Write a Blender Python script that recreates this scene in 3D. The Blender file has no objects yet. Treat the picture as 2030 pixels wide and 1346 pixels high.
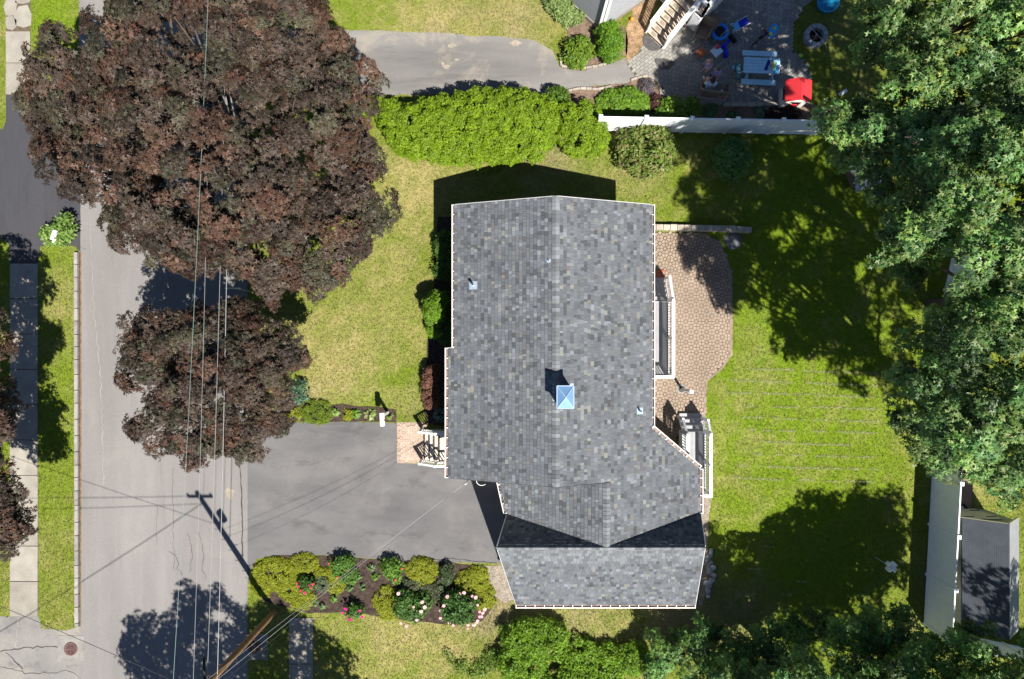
import bpy, bmesh, math, random
import numpy as np
from mathutils import Vector, Matrix
R = math.radians
rnd = random.Random(7)
rng = np.random.default_rng(7)
scene = bpy.context.scene
C = scene.collection
# ------------------------------------------------------------------ camera
CAM_H = 30.0
cam_d = bpy.data.cameras.new('camera'); cam_d.sensor_width = 36.0; cam_d.lens = 24.0
cam_d.clip_start = 0.5; cam_d.clip_end = 2000
cam = bpy.data.objects.new('camera', cam_d); C.objects.link(cam)
cam.location = (0, 0, CAM_H); cam.rotation_euler = (0, 0, 0)
scene.camera = cam
# ------------------------------------------------------------------ sky + sun
SUN_EL = R(57.5); SUN_AZ = math.atan2(0.34, -0.54)
w = bpy.data.worlds.new('World'); scene.world = w; w.use_nodes = True
nt = w.node_tree; bg = nt.nodes['Background']
sky = nt.nodes.new('ShaderNodeTexSky'); sky.sky_type = 'NISHITA'; sky.sun_disc = False
sky.sun_elevation = SUN_EL; sky.sun_rotation = SUN_AZ
nt.links.new(sky.outputs[0], bg.inputs[0]); bg.inputs[1].default_value = 0.057
sky.air_density = 0.75; sky.dust_density = 0.2; sky.ozone_density = 2.5
sun_d = bpy.data.lights.new('sun', 'SUN'); sun_d.energy = 5.0; sun_d.angle = R(0.53); sun_d.color = (1, 0.955, 0.88)
sun = bpy.data.objects.new('sun', sun_d); C.objects.link(sun)
sun.rotation_euler = Vector((0.34, -0.54, 1.0)).to_track_quat('Z', 'Y').to_euler()
scene.view_settings.view_transform = 'Standard'; scene.view_settings.look = 'None'
scene.view_settings.gamma = 1.0; scene.view_settings.use_curve_mapping = False
scene.view_settings.exposure = 0.98

# ------------------------------------------------------------------ helpers
FPX = 1353.3
def P(u, v, z=0.0):
    """survey: image point + height above ground -> world metres"""
    k = (CAM_H - z) / FPX
    return Vector(((u - 1015) * k, (673 - v) * k, z))
def XY(u, v, z=0.0):
    p = P(u, v, z); return (p.x, p.y)
def tag(o, label=None, cat=None, group=None, kind=None):
    if label: o['label'] = label
    if cat: o['category'] = cat
    if group: o['group'] = group
    if kind: o['kind'] = kind
    return o
def thing(name, label, cat, loc=(0, 0, 0), rz=0.0, group=None):
    o = bpy.data.objects.new(name, None); C.objects.link(o); o.empty_display_size = 0.2
    o.location = loc; o.rotation_euler = (0, 0, rz)
    return tag(o, label, cat, group)
def link(name, me, mat=None, parent=None, loc=(0, 0, 0), rot=(0, 0, 0), scale=None):
    o = bpy.data.objects.new(name, me); C.objects.link(o)
    if mat is not None and not me.materials: me.materials.append(mat)
    o.location = loc; o.rotation_euler = rot
    if scale: o.scale = scale
    if parent: o.parent = parent
    return o
class MB:
    """collects simple shapes into one mesh"""
    def __init__(s): s.v = []; s.f = []; s.sm = []
    def add(s, vs, fs, smooth=False):
        n = len(s.v); s.v += [tuple(p) for p in vs]
        for f in fs: s.f.append(tuple(i + n for i in f)); s.sm.append(smooth)
        return s
    def box(s, c, size, rz=0.0, M=None):
        hx, hy, hz = size[0] / 2, size[1] / 2, size[2] / 2
        vs = [Vector((x, y, z)) for z in (-hz, hz) for x, y in ((-hx, -hy), (hx, -hy), (hx, hy), (-hx, hy))]
        m = M if M is not None else Matrix.Rotation(rz, 3, 'Z')
        c = Vector(c); vs = [m @ p + c for p in vs]
        return s.add(vs, [(3, 2, 1, 0), (4, 5, 6, 7), (0, 1, 5, 4), (1, 2, 6, 5), (2, 3, 7, 6), (3, 0, 4, 7)])
    def bar(s, a, b, wd, ht):
        """rectangular bar from a to b"""
        a, b = Vector(a), Vector(b); d = (b - a); L = d.length
        if L < 1e-6: return s
        d.normalize(); up = Vector((0, 0, 1))
        if abs(d.z) > 0.95: up = Vector((0, 1, 0))
        sx = d.cross(up).normalized(); uz = sx.cross(d).normalized()
        m = Matrix((d, sx, uz)).transposed()
        return s.box((a + b) / 2, (L, wd, ht), M=m)
    def tube(s, pts, rad, n=8, cap=True, smooth=True):
        pts = [Vector(p) for p in pts]
        if not hasattr(rad, '__len__'): rad = [rad] * len(pts)
        vs = []; k = len(pts)
        prev = None
        for i, p in enumerate(pts):
            d = (pts[min(i + 1, k - 1)] - pts[max(i - 1, 0)]).normalized()
            if prev is None:
                ref = Vector((0, 0, 1)) if abs(d.z) < 0.9 else Vector((1, 0, 0))
                x = d.cross(ref).normalized()
            else:
                x = (prev - d * prev.dot(d)).normalized()
            prev = x; y = d.cross(x)
            for j in range(n):
                a = 2 * math.pi * j / n
                vs.append(p + (x * math.cos(a) + y * math.sin(a)) * rad[i])
        fs = [(i * n + j, i * n + (j + 1) % n, (i + 1) * n + (j + 1) % n, (i + 1) * n + j) for i in range(k - 1) for j in range(n)]
        if cap: fs += [tuple(reversed(range(n))), tuple(range((k - 1) * n, k * n))]
        return s.add(vs, fs, smooth)
    def prism(s, poly, z0, z1):
        n = len(poly)
        if sum(poly[i][0] * poly[(i + 1) % n][1] - poly[(i + 1) % n][0] * poly[i][1] for i in range(n)) < 0: poly = poly[::-1]
        vs = [(p[0], p[1], z0) for p in poly] + [(p[0], p[1], z1) for p in poly]
        fs = [tuple(reversed(range(n))), tuple(range(n, 2 * n))] + [(i, (i + 1) % n, n + (i + 1) % n, n + i) for i in range(n)]
        return s.add(vs, fs)
    def lathe(s, prof, c=(0, 0, 0), n=24, smooth=True):
        vs = [(c[0] + r * math.cos(2 * math.pi * j / n), c[1] + r * math.sin(2 * math.pi * j / n), c[2] + z) for r, z in prof for j in range(n)]
        fs = [(i * n + j, i * n + (j + 1) % n, (i + 1) * n + (j + 1) % n, (i + 1) * n + j) for i in range(len(prof) - 1) for j in range(n)]
        return s.add(vs, fs, smooth)
    def ball(s, c, r, sc=(1, 1, 1), n=12, m=8):
        vs = []; 
        for i in range(m + 1):
            th = math.pi * i / m
            for j in range(n):
                a = 2 * math.pi * j / n
                vs.append((c[0] + r * sc[0] * math.sin(th) * math.cos(a), c[1] + r * sc[1] * math.sin(th) * math.sin(a), c[2] + r * sc[2] * math.cos(th)))
        fs = [(i * n + j, (i + 1) * n + j, (i + 1) * n + (j + 1) % n, i * n + (j + 1) % n) for i in range(m) for j in range(n)]
        return s.add(vs, fs, True)
    def mesh(s, name, mat=None):
        me = bpy.data.meshes.new(name); me.from_pydata(s.v, [], s.f)
        if any(s.sm): me.polygons.foreach_set('use_smooth', s.sm)
        if mat: me.materials.append(mat)
        me.update(); return me
    def build(s, name, mat, parent=None, loc=(0, 0, 0), rot=(0, 0, 0), bevel=0.0, label=None):
        o = link(name, s.mesh(name, mat), None, parent, loc, rot)
        if bevel:
            b = o.modifiers.new('bevel', 'BEVEL'); b.width = bevel; b.segments = 2; b.limit_method = 'ANGLE'
        if label: o['label'] = label
        return o
def poly_mesh(name, polys, mat=None, cols=None, smooth=None):
    """fast mesh from numpy: polys (N,k,3); cols (N,3) face colours"""
    N, k, _ = polys.shape
    me = bpy.data.meshes.new(name)
    me.vertices.add(N * k); me.vertices.foreach_set('co', polys.reshape(-1).astype(np.float32))
    me.loops.add(N * k); me.loops.foreach_set('vertex_index', np.arange(N * k, dtype=np.int32))
    me.polygons.add(N); me.polygons.foreach_set('loop_start', np.arange(0, N * k, k, dtype=np.int32))
    me.update(calc_edges=True)
    if cols is not None: face_cols(me, cols)
    if mat: me.materials.append(mat)
    return me
def face_cols(me, cols):
    a = me.attributes.new('col', 'FLOAT_COLOR', 'FACE')
    c = np.ones((len(cols), 4), np.float32); c[:, :3] = cols
    a.data.foreach_set('color', c.reshape(-1))
# numpy value noise
def _h(i, j, seed):
    n = (i * 374761393 + j * 668265263 + seed * 144665) & 0x7fffffff
    n = ((n ^ (n >> 13)) * 1274126177) & 0x7fffffff
    return ((n ^ (n >> 16)) & 0xffff) / 65535.0
def vnoise(x, y, seed=0):
    x = np.asarray(x, float); y = np.asarray(y, float)
    i = np.floor(x).astype(np.int64); j = np.floor(y).astype(np.int64)
    fx = x - i; fy = y - j; fx = fx * fx * (3 - 2 * fx); fy = fy * fy * (3 - 2 * fy)
    return (_h(i, j, seed) * (1 - fx) + _h(i + 1, j, seed) * fx) * (1 - fy) + (_h(i, j + 1, seed) * (1 - fx) + _h(i + 1, j + 1, seed) * fx) * fy
def fbm(x, y, seed=0, o=4):
    s = 0; a = 0.5; t = 0
    for k in range(o):
        s = s + a * vnoise(x * 2 ** k + 17.3 * k, y * 2 ** k - 9.1 * k, seed + k); t += a; a *= 0.55
    return s / t
def inside(poly, x, y):
    r = np.zeros(x.shape, bool); n = len(poly); j = n - 1
    for i in range(n):
        xi, yi = poly[i]; xj, yj = poly[j]
        if yi != yj:
            r ^= ((yi > y) != (yj > y)) & (x < (xj - xi) * (y - yi) / (yj - yi) + xi)
        j = i
    return r
def srgb(r, g, b):
    f = lambda c: (c / 255 / 12.92) if c <= 10 else ((c / 255 + 0.055) / 1.055) ** 2.4
    return (f(r), f(g), f(b))

# ------------------------------------------------------------------ materials
def newmat(name):
    m = bpy.data.materials.new(name); m.use_nodes = True
    return m, m.node_tree, m.node_tree.nodes['Principled BSDF']
def mixc(nt, a, b, fac, mode='MIX'):
    n = nt.nodes.new('ShaderNodeMix'); n.data_type = 'RGBA'; n.blend_type = mode
    for s, val in ((n.inputs[6], a), (n.inputs[7], b), (n.inputs[0], fac)):
        if hasattr(val, 'links') or hasattr(val, 'is_linked'): nt.links.new(val, s)
        elif hasattr(val, '__len__'): s.default_value = (*val[:3], 1)
        else: s.default_value = val
    return n.outputs[2]
def noise(nt, scale, detail=4, rough=0.55, coord=None, dist=0.0):
    n = nt.nodes.new('ShaderNodeTexNoise'); n.inputs['Scale'].default_value = scale
    n.inputs['Detail'].default_value = detail; n.inputs['Roughness'].default_value = rough; n.inputs['Distortion'].default_value = dist
    if coord is None:
        g = nt.nodes.get('pos') or nt.nodes.new('ShaderNodeNewGeometry'); g.name = 'pos'; coord = g.outputs['Position']
    nt.links.new(coord, n.inputs['Vector']); return n.outputs[0]
def ramp(nt, fac, stops):
    n = nt.nodes.new('ShaderNodeValToRGB'); cr = n.color_ramp
    while len(cr.elements) < len(stops): cr.elements.new(0.5)
    for e, (p, c) in zip(cr.elements, stops):
        e.position = p; e.color = (*c, 1) if hasattr(c, '__len__') else (c, c, c, 1)
    nt.links.new(fac, n.inputs[0]); return n.outputs[0]
def bump(nt, bs, h, strength=0.4, dist=0.02):
    b = nt.nodes.new('ShaderNodeBump'); b.inputs['Strength'].default_value = strength; b.inputs['Distance'].default_value = dist
    nt.links.new(h, b.inputs['Height']); nt.links.new(b.outputs[0], bs.inputs['Normal'])
MATS = {}
def mat(name, col, rough=0.7, var=0.12, scale=2.5, fine=0.0, fscale=45, metal=0.0, spec=0.3, objvar=0.0, bmp=0.0, attr=False):
    if name in MATS: return MATS[name]
    m, nt, bs = newmat(name)
    c = col
    if attr:
        a = nt.nodes.new('ShaderNodeAttribute'); a.attribute_name = 'col'; c = a.outputs['Color']
        if var: 
            g = ramp(nt, noise(nt, scale), [(0.3, 1 - var), (0.7, 1 + var)]); c = mixc(nt, c, g, 1.0, 'MULTIPLY')
    else:
        lo = tuple(x * (1 - var) for x in col); hi = tuple(min(1, x * (1 + var)) for x in col)
        c = mixc(nt, lo, hi, ramp(nt, noise(nt, scale), [(0.3, 0.0), (0.7, 1.0)]))
    if fine:
        g = ramp(nt, noise(nt, fscale, 2), [(0.3, 1 - fine), (0.7, 1 + fine)]); c = mixc(nt, c, g, 1.0, 'MULTIPLY')
    if objvar:
        oi = nt.nodes.new('ShaderNodeObjectInfo')
        g = ramp(nt, oi.outputs['Random'], [(0.0, 1 - objvar), (1.0, 1 + objvar)]); c = mixc(nt, c, g, 1.0, 'MULTIPLY')
    if hasattr(c, 'is_linked'): nt.links.new(c, bs.inputs['Base Color'])
    else: bs.inputs['Base Color'].default_value = (*c, 1)
    bs.inputs['Roughness'].default_value = rough; bs.inputs['Metallic'].default_value = metal
    bs.inputs['Specular IOR Level'].default_value = spec
    if bmp: bump(nt, bs, noise(nt, fscale, 3), bmp, 0.02)
    MATS[name] = m; return m
def leafmat(name, rough=0.45, trans=0.3, spec=0.35):
    if name in MATS: return MATS[name]
    m, nt, bs = newmat(name)
    a = nt.nodes.new('ShaderNodeAttribute'); a.attribute_name = 'col'
    nt.links.new(a.outputs['Color'], bs.inputs['Base Color'])
    bs.inputs['Roughness'].default_value = rough; bs.inputs['Specular IOR Level'].default_value = spec
    tr = nt.nodes.new('ShaderNodeBsdfTranslucent')
    c2 = mixc(nt, a.outputs['Color'], (1.0, 1.0, 0.45), 1.0, 'MULTIPLY'); nt.links.new(c2, tr.inputs[0])
    mx = nt.nodes.new('ShaderNodeMixShader'); mx.inputs[0].default_value = trans
    nt.links.new(bs.outputs[0], mx.inputs[1]); nt.links.new(tr.outputs[0], mx.inputs[2])
    nt.links.new(mx.outputs[0], nt.nodes['Material Output'].inputs[0])
    MATS[name] = m; return m
def asphalt(name, lo, hi, sand=(0.3, 0.27, 0.22), sandamt=0.25, stain=0.35, stretch=(1, 0.25, 1)):
    m, nt, bs = newmat(name)
    g = nt.nodes.new('ShaderNodeNewGeometry'); g.name = 'pos'
    mp = nt.nodes.new('ShaderNodeMapping'); mp.inputs['Scale'].default_value = stretch; nt.links.new(g.outputs['Position'], mp.inputs['Vector'])
    c = mixc(nt, lo, hi, ramp(nt, noise(nt, 0.7, 5, 0.6, mp.outputs[0]), [(0.3, 0.0), (0.7, 1.0)]))
    c = mixc(nt, c, sand, ramp(nt, noise(nt, 0.45, 6, 0.7, None, 0.6), [(0.52, 0.0), (0.75, sandamt)]))
    st = ramp(nt, noise(nt, 1.7, 6, 0.65, mp.outputs[0], 0.4), [(0.32, 1 - stain), (0.45, 1.0)])
    c = mixc(nt, c, st, 1.0, 'MULTIPLY')
    sp = ramp(nt, noise(nt, 30, 3, 0.8), [(0.25, 0.78), (0.75, 1.22)]); c = mixc(nt, c, sp, 1.0, 'MULTIPLY')
    nt.links.new(c, bs.inputs['Base Color']); bs.inputs['Roughness'].default_value = 0.9; bs.inputs['Specular IOR Level'].default_value = 0.2
    bump(nt, bs, noise(nt, 70, 3, 0.7), 0.35, 0.01)
    MATS[name] = m; return m
WHITE = mat('white_vinyl', (0.80, 0.82, 0.85), 0.45, 0.04, 3)
WHITEP = mat('white_paint', (0.78, 0.77, 0.75), 0.5, 0.05, 6)
# ================================================================== ground, roads, pavings
def pl(*pts): return [XY(u, v) for u, v in pts]
ROAD = [(-18.98, 70), (-18.98, 14.9), XY(157, 0), XY(158, 1243), (-19.0, -12.8), (-19.0, -70), (-11.62, -70), (-11.62, 70)]
WEST_DRIVE = pl((12, 188), (75, 189), (160, 185), (160, 500), (150, 489), (120, 484), (80, 488), (76, 521), (20, 522), (17, 482), (0, 470), (-300, 470), (-300, 258), (6, 256), (12, 240))
SIDE_STREET = pl((-900, 1222), (20, 1222), (76, 1222), (84, 1246), (130, 1250), (152, 1243), (160, 1238), (160, 1500), (-900, 1500))
MAIN_DRIVE = pl((488, 828), (590, 838), (700, 836), (787, 839), (787, 917), (840, 921), (880, 925), (935, 935), (1030, 940), (1030, 1117), (985, 1117), (800, 1112), (640, 1100), (540, 1101), (510, 1108), (497, 1130), (488, 1180))
NORTH_DRIVE = pl((488, 52), (690, 60), (850, 64), (1000, 73), (1060, 80), (1095, 100), (1110, 133), (1150, 139), (1200, 129), (1245, 112), (1262, 150), (1243, 166), (1180, 170), (1130, 178), (1080, 190), (1030, 186), (750, 188), (488, 196))
PATIO_N = pl((1243, 128), (1286, 80), (1300, 55), (1380, -60), (1660, -60), (1597, 10), (1571, 55), (1572, 100), (1600, 125), (1610, 165), (1606, 207), (1340, 209), (1318, 196), (1308, 168), (1284, 152), (1262, 156))
PATIO_E = pl((1284, 461), (1380, 460), (1425, 480), (1446, 530), (1450, 610), (1449, 700), (1432, 728), (1400, 755), (1397, 790), (1396, 838), (1400, 862), (1330, 870), (1284, 870))
WALK_F = pl((787, 837), (846, 837), (846, 919), (787, 918))
BED_FRONT = pl((575, 775), (598, 772), (612, 792), (640, 804), (680, 800), (710, 806), (745, 806), (786, 812), (786, 837), (700, 836), (590, 836), (555, 835), (560, 800))
BED_FOUND = pl((868, 430), (904, 430), (904, 700), (890, 700), (890, 842), (842, 842), (840, 760), (846, 690), (852, 600), (862, 560))
BED_STREET = pl((500, 1118), (540, 1101), (640, 1101), (800, 1112), (880, 1114), (950, 1120), (985, 1190), (955, 1232), (880, 1238), (700, 1214), (610, 1216), (520, 1190))
BED_NTOP = pl((1111, 108), (1116, 136), (1150, 141), (1190, 131), (1243, 108), (1245, 80), (1240, 55), (1200, 40), (1125, -20), (1080, -20), (1095, 5), (1122, 40), (1126, 72), (1118, 92))
BED_NMID = pl((1060, 195), (1130, 178), (1180, 170), (1243, 166), (1262, 156), (1284, 152), (1308, 168), (1318, 196), (1340, 209), (1606, 207), (1700, 215), (1700, 246), (1200, 240), (1060, 230))
LITTER = pl((1240, 60), (1255, 10), (1275, -30), (1330, -40), (1285, 40), (1282, 84), (1243, 126), (1240, 100))
GRAVEL_SW = pl((945, 1121), (1030, 1118), (1040, 1180), (1000, 1195), (980, 1180), (965, 1140))
SOIL_SE = pl((1384, 985), (1411, 987), (1404, 1030), (1402, 1080), (1414, 1120), (1408, 1150), (1392, 1200), (1384, 1200))
HARD = [ROAD, WEST_DRIVE, SIDE_STREET, MAIN_DRIVE, NORTH_DRIVE, PATIO_N, PATIO_E, WALK_F, BED_FRONT, BED_FOUND, BED_STREET, BED_NTOP, BED_NMID, LITTER, GRAVEL_SW, SOIL_SE]
WALK_W = pl((20, 521), (76, 521), (76, 1223), (20, 1223))
WALK_WN = pl((12, -20), (61, -20), (61, 188), (12, 188))
WALK_E = pl((574, 1224), (622, 1224), (618, 1600), (570, 1600))
GREEN = np.array([0.116, 0.147, 0.018]); STRAW = np.array([0.265, 0.225, 0.092]); LUSH = np.array([0.118, 0.178, 0.009]); SOIL = np.array([0.17, 0.135, 0.10])
# natural colour zones of the turf: (u, v, radius px, straw, lush, soil)
ZONES = [(750, 640, 150, .42, 0, 0), (640, 760, 90, .45, 0, 0), (800, 430, 110, .35, 0, 0), (820, 350, 90, .45, 0, 0), (760, 780, 70, 0.0, .5, 0),
         (1640, 760, 220, -.02, .8, 0), (1600, 450, 260, -.3, .7, 0), (1450, 830, 120, .05, .5, 0), (1520, 870, 160, .22, .1, 0), (1600, 1080, 260, -.3, .6, 0), (1350, 1215, 90, .3, 0, .55), (1120, 1215, 130, .45, 0, .3), (1480, 1215, 90, .2, 0, .5),
         (800, 1240, 180, .5, 0, .05), (850, 1320, 150, .1, .3, 0), (700, 30, 130, 0, .35, 0), (950, 40, 140, .45, 0, .1), (850, 40, 90, .35, 0, .1), (1050, 60, 70, .35, 0, .1),
         (110, 30, 70, -.4, .9, 0), (110, 550, 60, .15, 0, .1), (110, 850, 170, -.1, .35, 0), (110, 1150, 100, .15, .1, .05), (620, 780, 28, .5, 0, .3),
         (1080, 330, 100, .3, 0, .45), (1260, 350, 80, .4, 0, .1), (1400, 330, 120, .15, .1, 0), (1380, 700, 40, .3, 0, 0), (1850, 1000, 60, .1, .3, 0), (1930, 980, 80, .3, .1, .1), (1835, 1150, 50, 0, 0, .5), (960, 1210, 60, .2, 0, .5), (1650, 60, 120, -.2, 0, .3)]
def lawn_cols(x, y, r=None):
    s = 0.06 + 0.75 * (fbm(x * 0.55, y * 0.55, 3) - 0.45) + 1.15 * (fbm(x * 2.3, y * 2.3, 11) - 0.5) + 0.5 * (fbm(x * 7.0, y * 7.0, 47, 2) - 0.5)
    l = 0.12 + 0.9 * (fbm(x * 0.8, y * 0.8, 23) - 0.5); so = 0.5 * (fbm(x * 0.9, y * 0.9, 31) - 0.62)
    for u, v, rad, a, b, c in ZONES:
        cx, cy = XY(u, v); q = np.exp(-((x - cx) ** 2 + (y - cy) ** 2) / (rad / 45.1) ** 2 * 1.2)
        s = s + a * q; l = l + b * q; so = so + c * q
    if r is not None: s = s + (r - 0.5) * 1.25; l = l + (np.roll(r, 7) - 0.5) * 0.5
    s = np.clip(s, 0, 1)[:, None]; l = np.clip(l, 0, 1)[:, None]; so = np.clip(so, 0, 0.9)[:, None]
    c = GREEN * (1 - l) + LUSH * l
    c = c * (1 - s) + STRAW * s
    return c * (1 - so) + SOIL * so
xs = np.concatenate([[-600, -150, -60, -40], np.arange(-30, 30.01, 0.3), [40, 60, 150, 600]])
ys = np.concatenate([[-600, -150, -60, -35], np.arange(-22, 22.01, 0.3), [35, 60, 150, 600]])
gx, gy = np.meshgrid(xs, ys); nx, ny = len(xs), len(ys)
gv = np.stack([gx.ravel(), gy.ravel(), np.zeros(nx * ny)], 1)
gf = [(j * nx + i, j * nx + i + 1, (j + 1) * nx + i + 1, (j + 1) * nx + i) for j in range(ny - 1) for i in range(nx - 1)]
me = bpy.data.meshes.new('ground'); me.from_pydata(gv.tolist(), [], gf)
a = me.attributes.new('col', 'FLOAT_COLOR', 'POINT'); cc = np.ones((nx * ny, 4), np.float32); cc[:, :3] = lawn_cols(gv[:, 0], gv[:, 1]); a.data.foreach_set('color', cc.ravel())
turf = mat('turf', (0, 0, 0), 0.95, 0.22, 6, 0.3, 35, attr=True, spec=0.1, bmp=0.25)
ground = tag(link('ground', me, turf), 'mown lawn of mottled green and straw grass', kind='structure')
def sheet(name, poly, m, z, kind='structure', label=None, parent=None, sub=0.0):
    mb = MB(); n = len(poly); mb.add([(p[0], p[1], z) for p in poly], [tuple(range(n))])
    o = mb.build(name, m, parent)
    return tag(o, label, kind=kind) if parent is None else o
def wobble(poly, step=0.35, amp=0.05, seed=0):
    out = []; n = len(poly)
    for i in range(n):
        a = Vector(poly[i]); b = Vector(poly[(i + 1) % n]); L = (b - a).length; k = max(1, min(200, int(L / step)))
        nrm = Vector((-(b - a).y, (b - a).x)).normalized() if L > 0 else Vector((0, 0))
        for j in range(k):
            p = a.lerp(b, j / k); q = amp * 2 * (float(fbm(np.array([p.x * 2.1]), np.array([p.y * 2.1]), seed)[0]) - 0.5) if j else 0
            out.append((p.x + nrm.x * q, p.y + nrm.y * q))
    return out
A_ROAD = asphalt('road_asphalt', (0.165, 0.155, 0.150), (0.215, 0.203, 0.196), (0.27, 0.245, 0.21), 0.35, 0.10, (1, 0.12, 1))
A_DRIVE = asphalt('drive_asphalt', (0.092, 0.089, 0.092), (0.148, 0.143, 0.143), (0.20, 0.188, 0.172), 0.45, 0.25, (0.35, 0.8, 1))
A_NORTH = asphalt('north_drive_asphalt', (0.13, 0.125, 0.12), (0.205, 0.195, 0.185), (0.36, 0.31, 0.23), 0.75, 0.22, (0.14, 1, 1))
A_WEST = asphalt('dark_asphalt', (0.042, 0.042, 0.048), (0.056, 0.055, 0.061), (0.09, 0.085, 0.08), 0.3, 0.12, (1, 0.15, 1))
A_SIDE = asphalt('side_street_asphalt', (0.16, 0.152, 0.145), (0.23, 0.22, 0.205), (0.31, 0.28, 0.22), 0.6, 0.3, (1, 1, 1))
MULCH = mat('mulch', (0.052, 0.037, 0.030), 0.95, 0.4, 5, 0.55, 28, bmp=1.0, spec=0.1)
MULCH_T = mat('mulch_tan', (0.15, 0.105, 0.078), 0.95, 0.35, 4, 0.45, 26, bmp=0.9, spec=0.1)
LITTERM = mat('leaf_litter', (0.25, 0.165, 0.095), 0.95, 0.4, 3, 0.5, 24, bmp=0.9, spec=0.1)
GRAVEL = mat('gravel', (0.24, 0.205, 0.165), 0.95, 0.25, 4, 0.45, 30, bmp=1.0, spec=0.1)
JOINT = mat('joint_sand', (0.095, 0.075, 0.048), 0.95, 0.3, 6, 0.3)
CONC = mat('concrete', (0.25, 0.23, 0.195), 0.9, 0.16, 1.6, 0.16, 30, objvar=0.10, bmp=0.3)
road = sheet('road', ROAD, A_ROAD, 0.008, label='sunlit grey asphalt street')
sheet('side_street', wobble(SIDE_STREET, amp=0.04), A_SIDE, 0.004, label='patched pale asphalt side street')
sheet('dark_driveway', wobble(WEST_DRIVE, amp=0.02), A_WEST, 0.012, label='freshly sealed dark driveway across the street')
sheet('driveway', wobble(MAIN_DRIVE, amp=0.03), A_DRIVE, 0.004, label='wide grey asphalt driveway of the house')
sheet('north_driveway', wobble(NORTH_DRIVE, amp=0.12, seed=4), A_NORTH, 0.004, label='worn sandy asphalt driveway next door')
patio_n = sheet('paver_patio', PATIO_N, JOINT, 0.008, label='shaded grey paver patio next door')
patio_e = sheet('patio', PATIO_E, mat('mossy_joint', (0.075, 0.055, 0.032), 0.95, 0.3, 6, 0.3), 0.008, label='tan octagon paver patio behind the house')
walk_f = sheet('front_path', WALK_F, mat('pale_joint', (0.32, 0.24, 0.185), 0.95, 0.1, 6), 0.008, label='pinkish paver pad before the front steps')
for nm, po, m, lb in (('front_bed', BED_FRONT, MULCH, 'dark mulch bed along the driveway top'), ('foundation_bed', BED_FOUND, MULCH, 'mulch bed against the house wall'),
                      ('street_bed', BED_STREET, MULCH, 'dark mulch flower bed below the driveway'), ('corner_bed', BED_NTOP, MULCH_T, 'tan mulch bed at the grey house corner'),
                      ('fence_bed', BED_NMID, MULCH_T, 'tan mulch bed between patio and white fence'), ('leaf_litter_ground', LITTER, LITTERM, 'brown leaf litter beside the deck stairs'),
                      ('gravel_patch', GRAVEL_SW, GRAVEL, 'gravel patch at the garage corner'), ('bare_soil', SOIL_SE, GRAVEL, 'strip of bare soil beside the garage')):
    sheet(nm, wobble(po, amp=0.08), m, 0.016, label=lb)
# --- sidewalks of separate slabs
def slabs(name, u0, u1, v0, v1, nslab, label, ubot=None, skip=(), z=0.03):
    base = sheet(name, pl((u0, v0), (u1, v0), (u1, v1), (u0, v1)), JOINT, 0.005, label=label)
    for i in range(nslab):
        if i in skip: continue
        a = v0 + (v1 - v0) * i / nslab; b = v0 + (v1 - v0) * (i + 1) / nslab
        p0 = XY(u0 + 0.5, b - 0.7); p1 = XY(u1 - 0.5, a + 0.7)
        mb = MB(); cx, cy = (p0[0] + p1[0]) / 2, (p0[1] + p1[1]) / 2
        mb.box((0, 0, 0), (p1[0] - p0[0], p1[1] - p0[1], 0.08))
        mb.build('slab', CONC, base, (cx, cy, z - 0.035 + rnd.uniform(-.006, .006)), (rnd.uniform(-.006, .006), rnd.uniform(-.006, .006), rnd.uniform(-.006, .006)), bevel=0.008)
    return base
slabs('sidewalk', 20, 76, 522, 1222, 10, 'concrete slab sidewalk beside the long grass verge')
slabs('sidewalk', 12, 61, -64, 188, 4, 'broken concrete slabs at the top of the street', skip=(1,))
slabs('sidewalk', 573, 621, 1224, 1500, 3, 'shaded concrete sidewalk slabs beside the utility pole')
for (u, v, a, b) in ((22, 14, 26, 34), (46, 34, 40, 44), (46, -2, 36, 22), (22, 46, 24, 26), (30, -12, 36, 18)):   # broken pieces
    x, y = XY(u, v); n = 7
    poly = [(x + a / 45 * 0.55 * math.cos(2 * math.pi * k / n + u) * rnd.uniform(.8, 1.15), y + b / 45 * 0.55 * math.sin(2 * math.pi * k / n + u) * rnd.uniform(.8, 1.15)) for k in range(n)]
    tag(MB().prism(poly, 0.0, 0.035).build('slab', CONC, bpy.data.objects['sidewalk.001'], bevel=0.006))
# --- granite kerb stones
GRAN = mat('granite', (0.25, 0.232, 0.215), 0.85, 0.18, 3, 0.25, 50, objvar=0.14, bmp=0.4)
kerb = sheet('kerb', pl((147, 500), (159, 500), (159, 1242), (150, 1242)), JOINT, 0.013, label='granite kerb line of the street')
v = 500.0
while v < 1236:
    L = rnd.uniform(24, 34); v2 = min(v + L, 1240)
    u = 153.5 + 1.5 * (v - 500) / 740
    p = P(u, (v + v2) / 2); mb = MB().box((0, 0, 0.04), (0.155, (v2 - v - 1.1) / 45.1, 0.2))
    mb.build('kerb_stone', GRAN, kerb, (p.x, p.y, rnd.uniform(0, .01)), (0, 0, rnd.uniform(-.012, .012)), bevel=0.012); v = v2
dirt = sheet('gutter_dirt', pl((158.2, 500), (161.5, 500), (162, 800), (161, 1242), (158.2, 1242)), mat('dirt', (0.16, 0.10, 0.06), 0.95, 0.4, 4), 0.013, parent=road)
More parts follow.
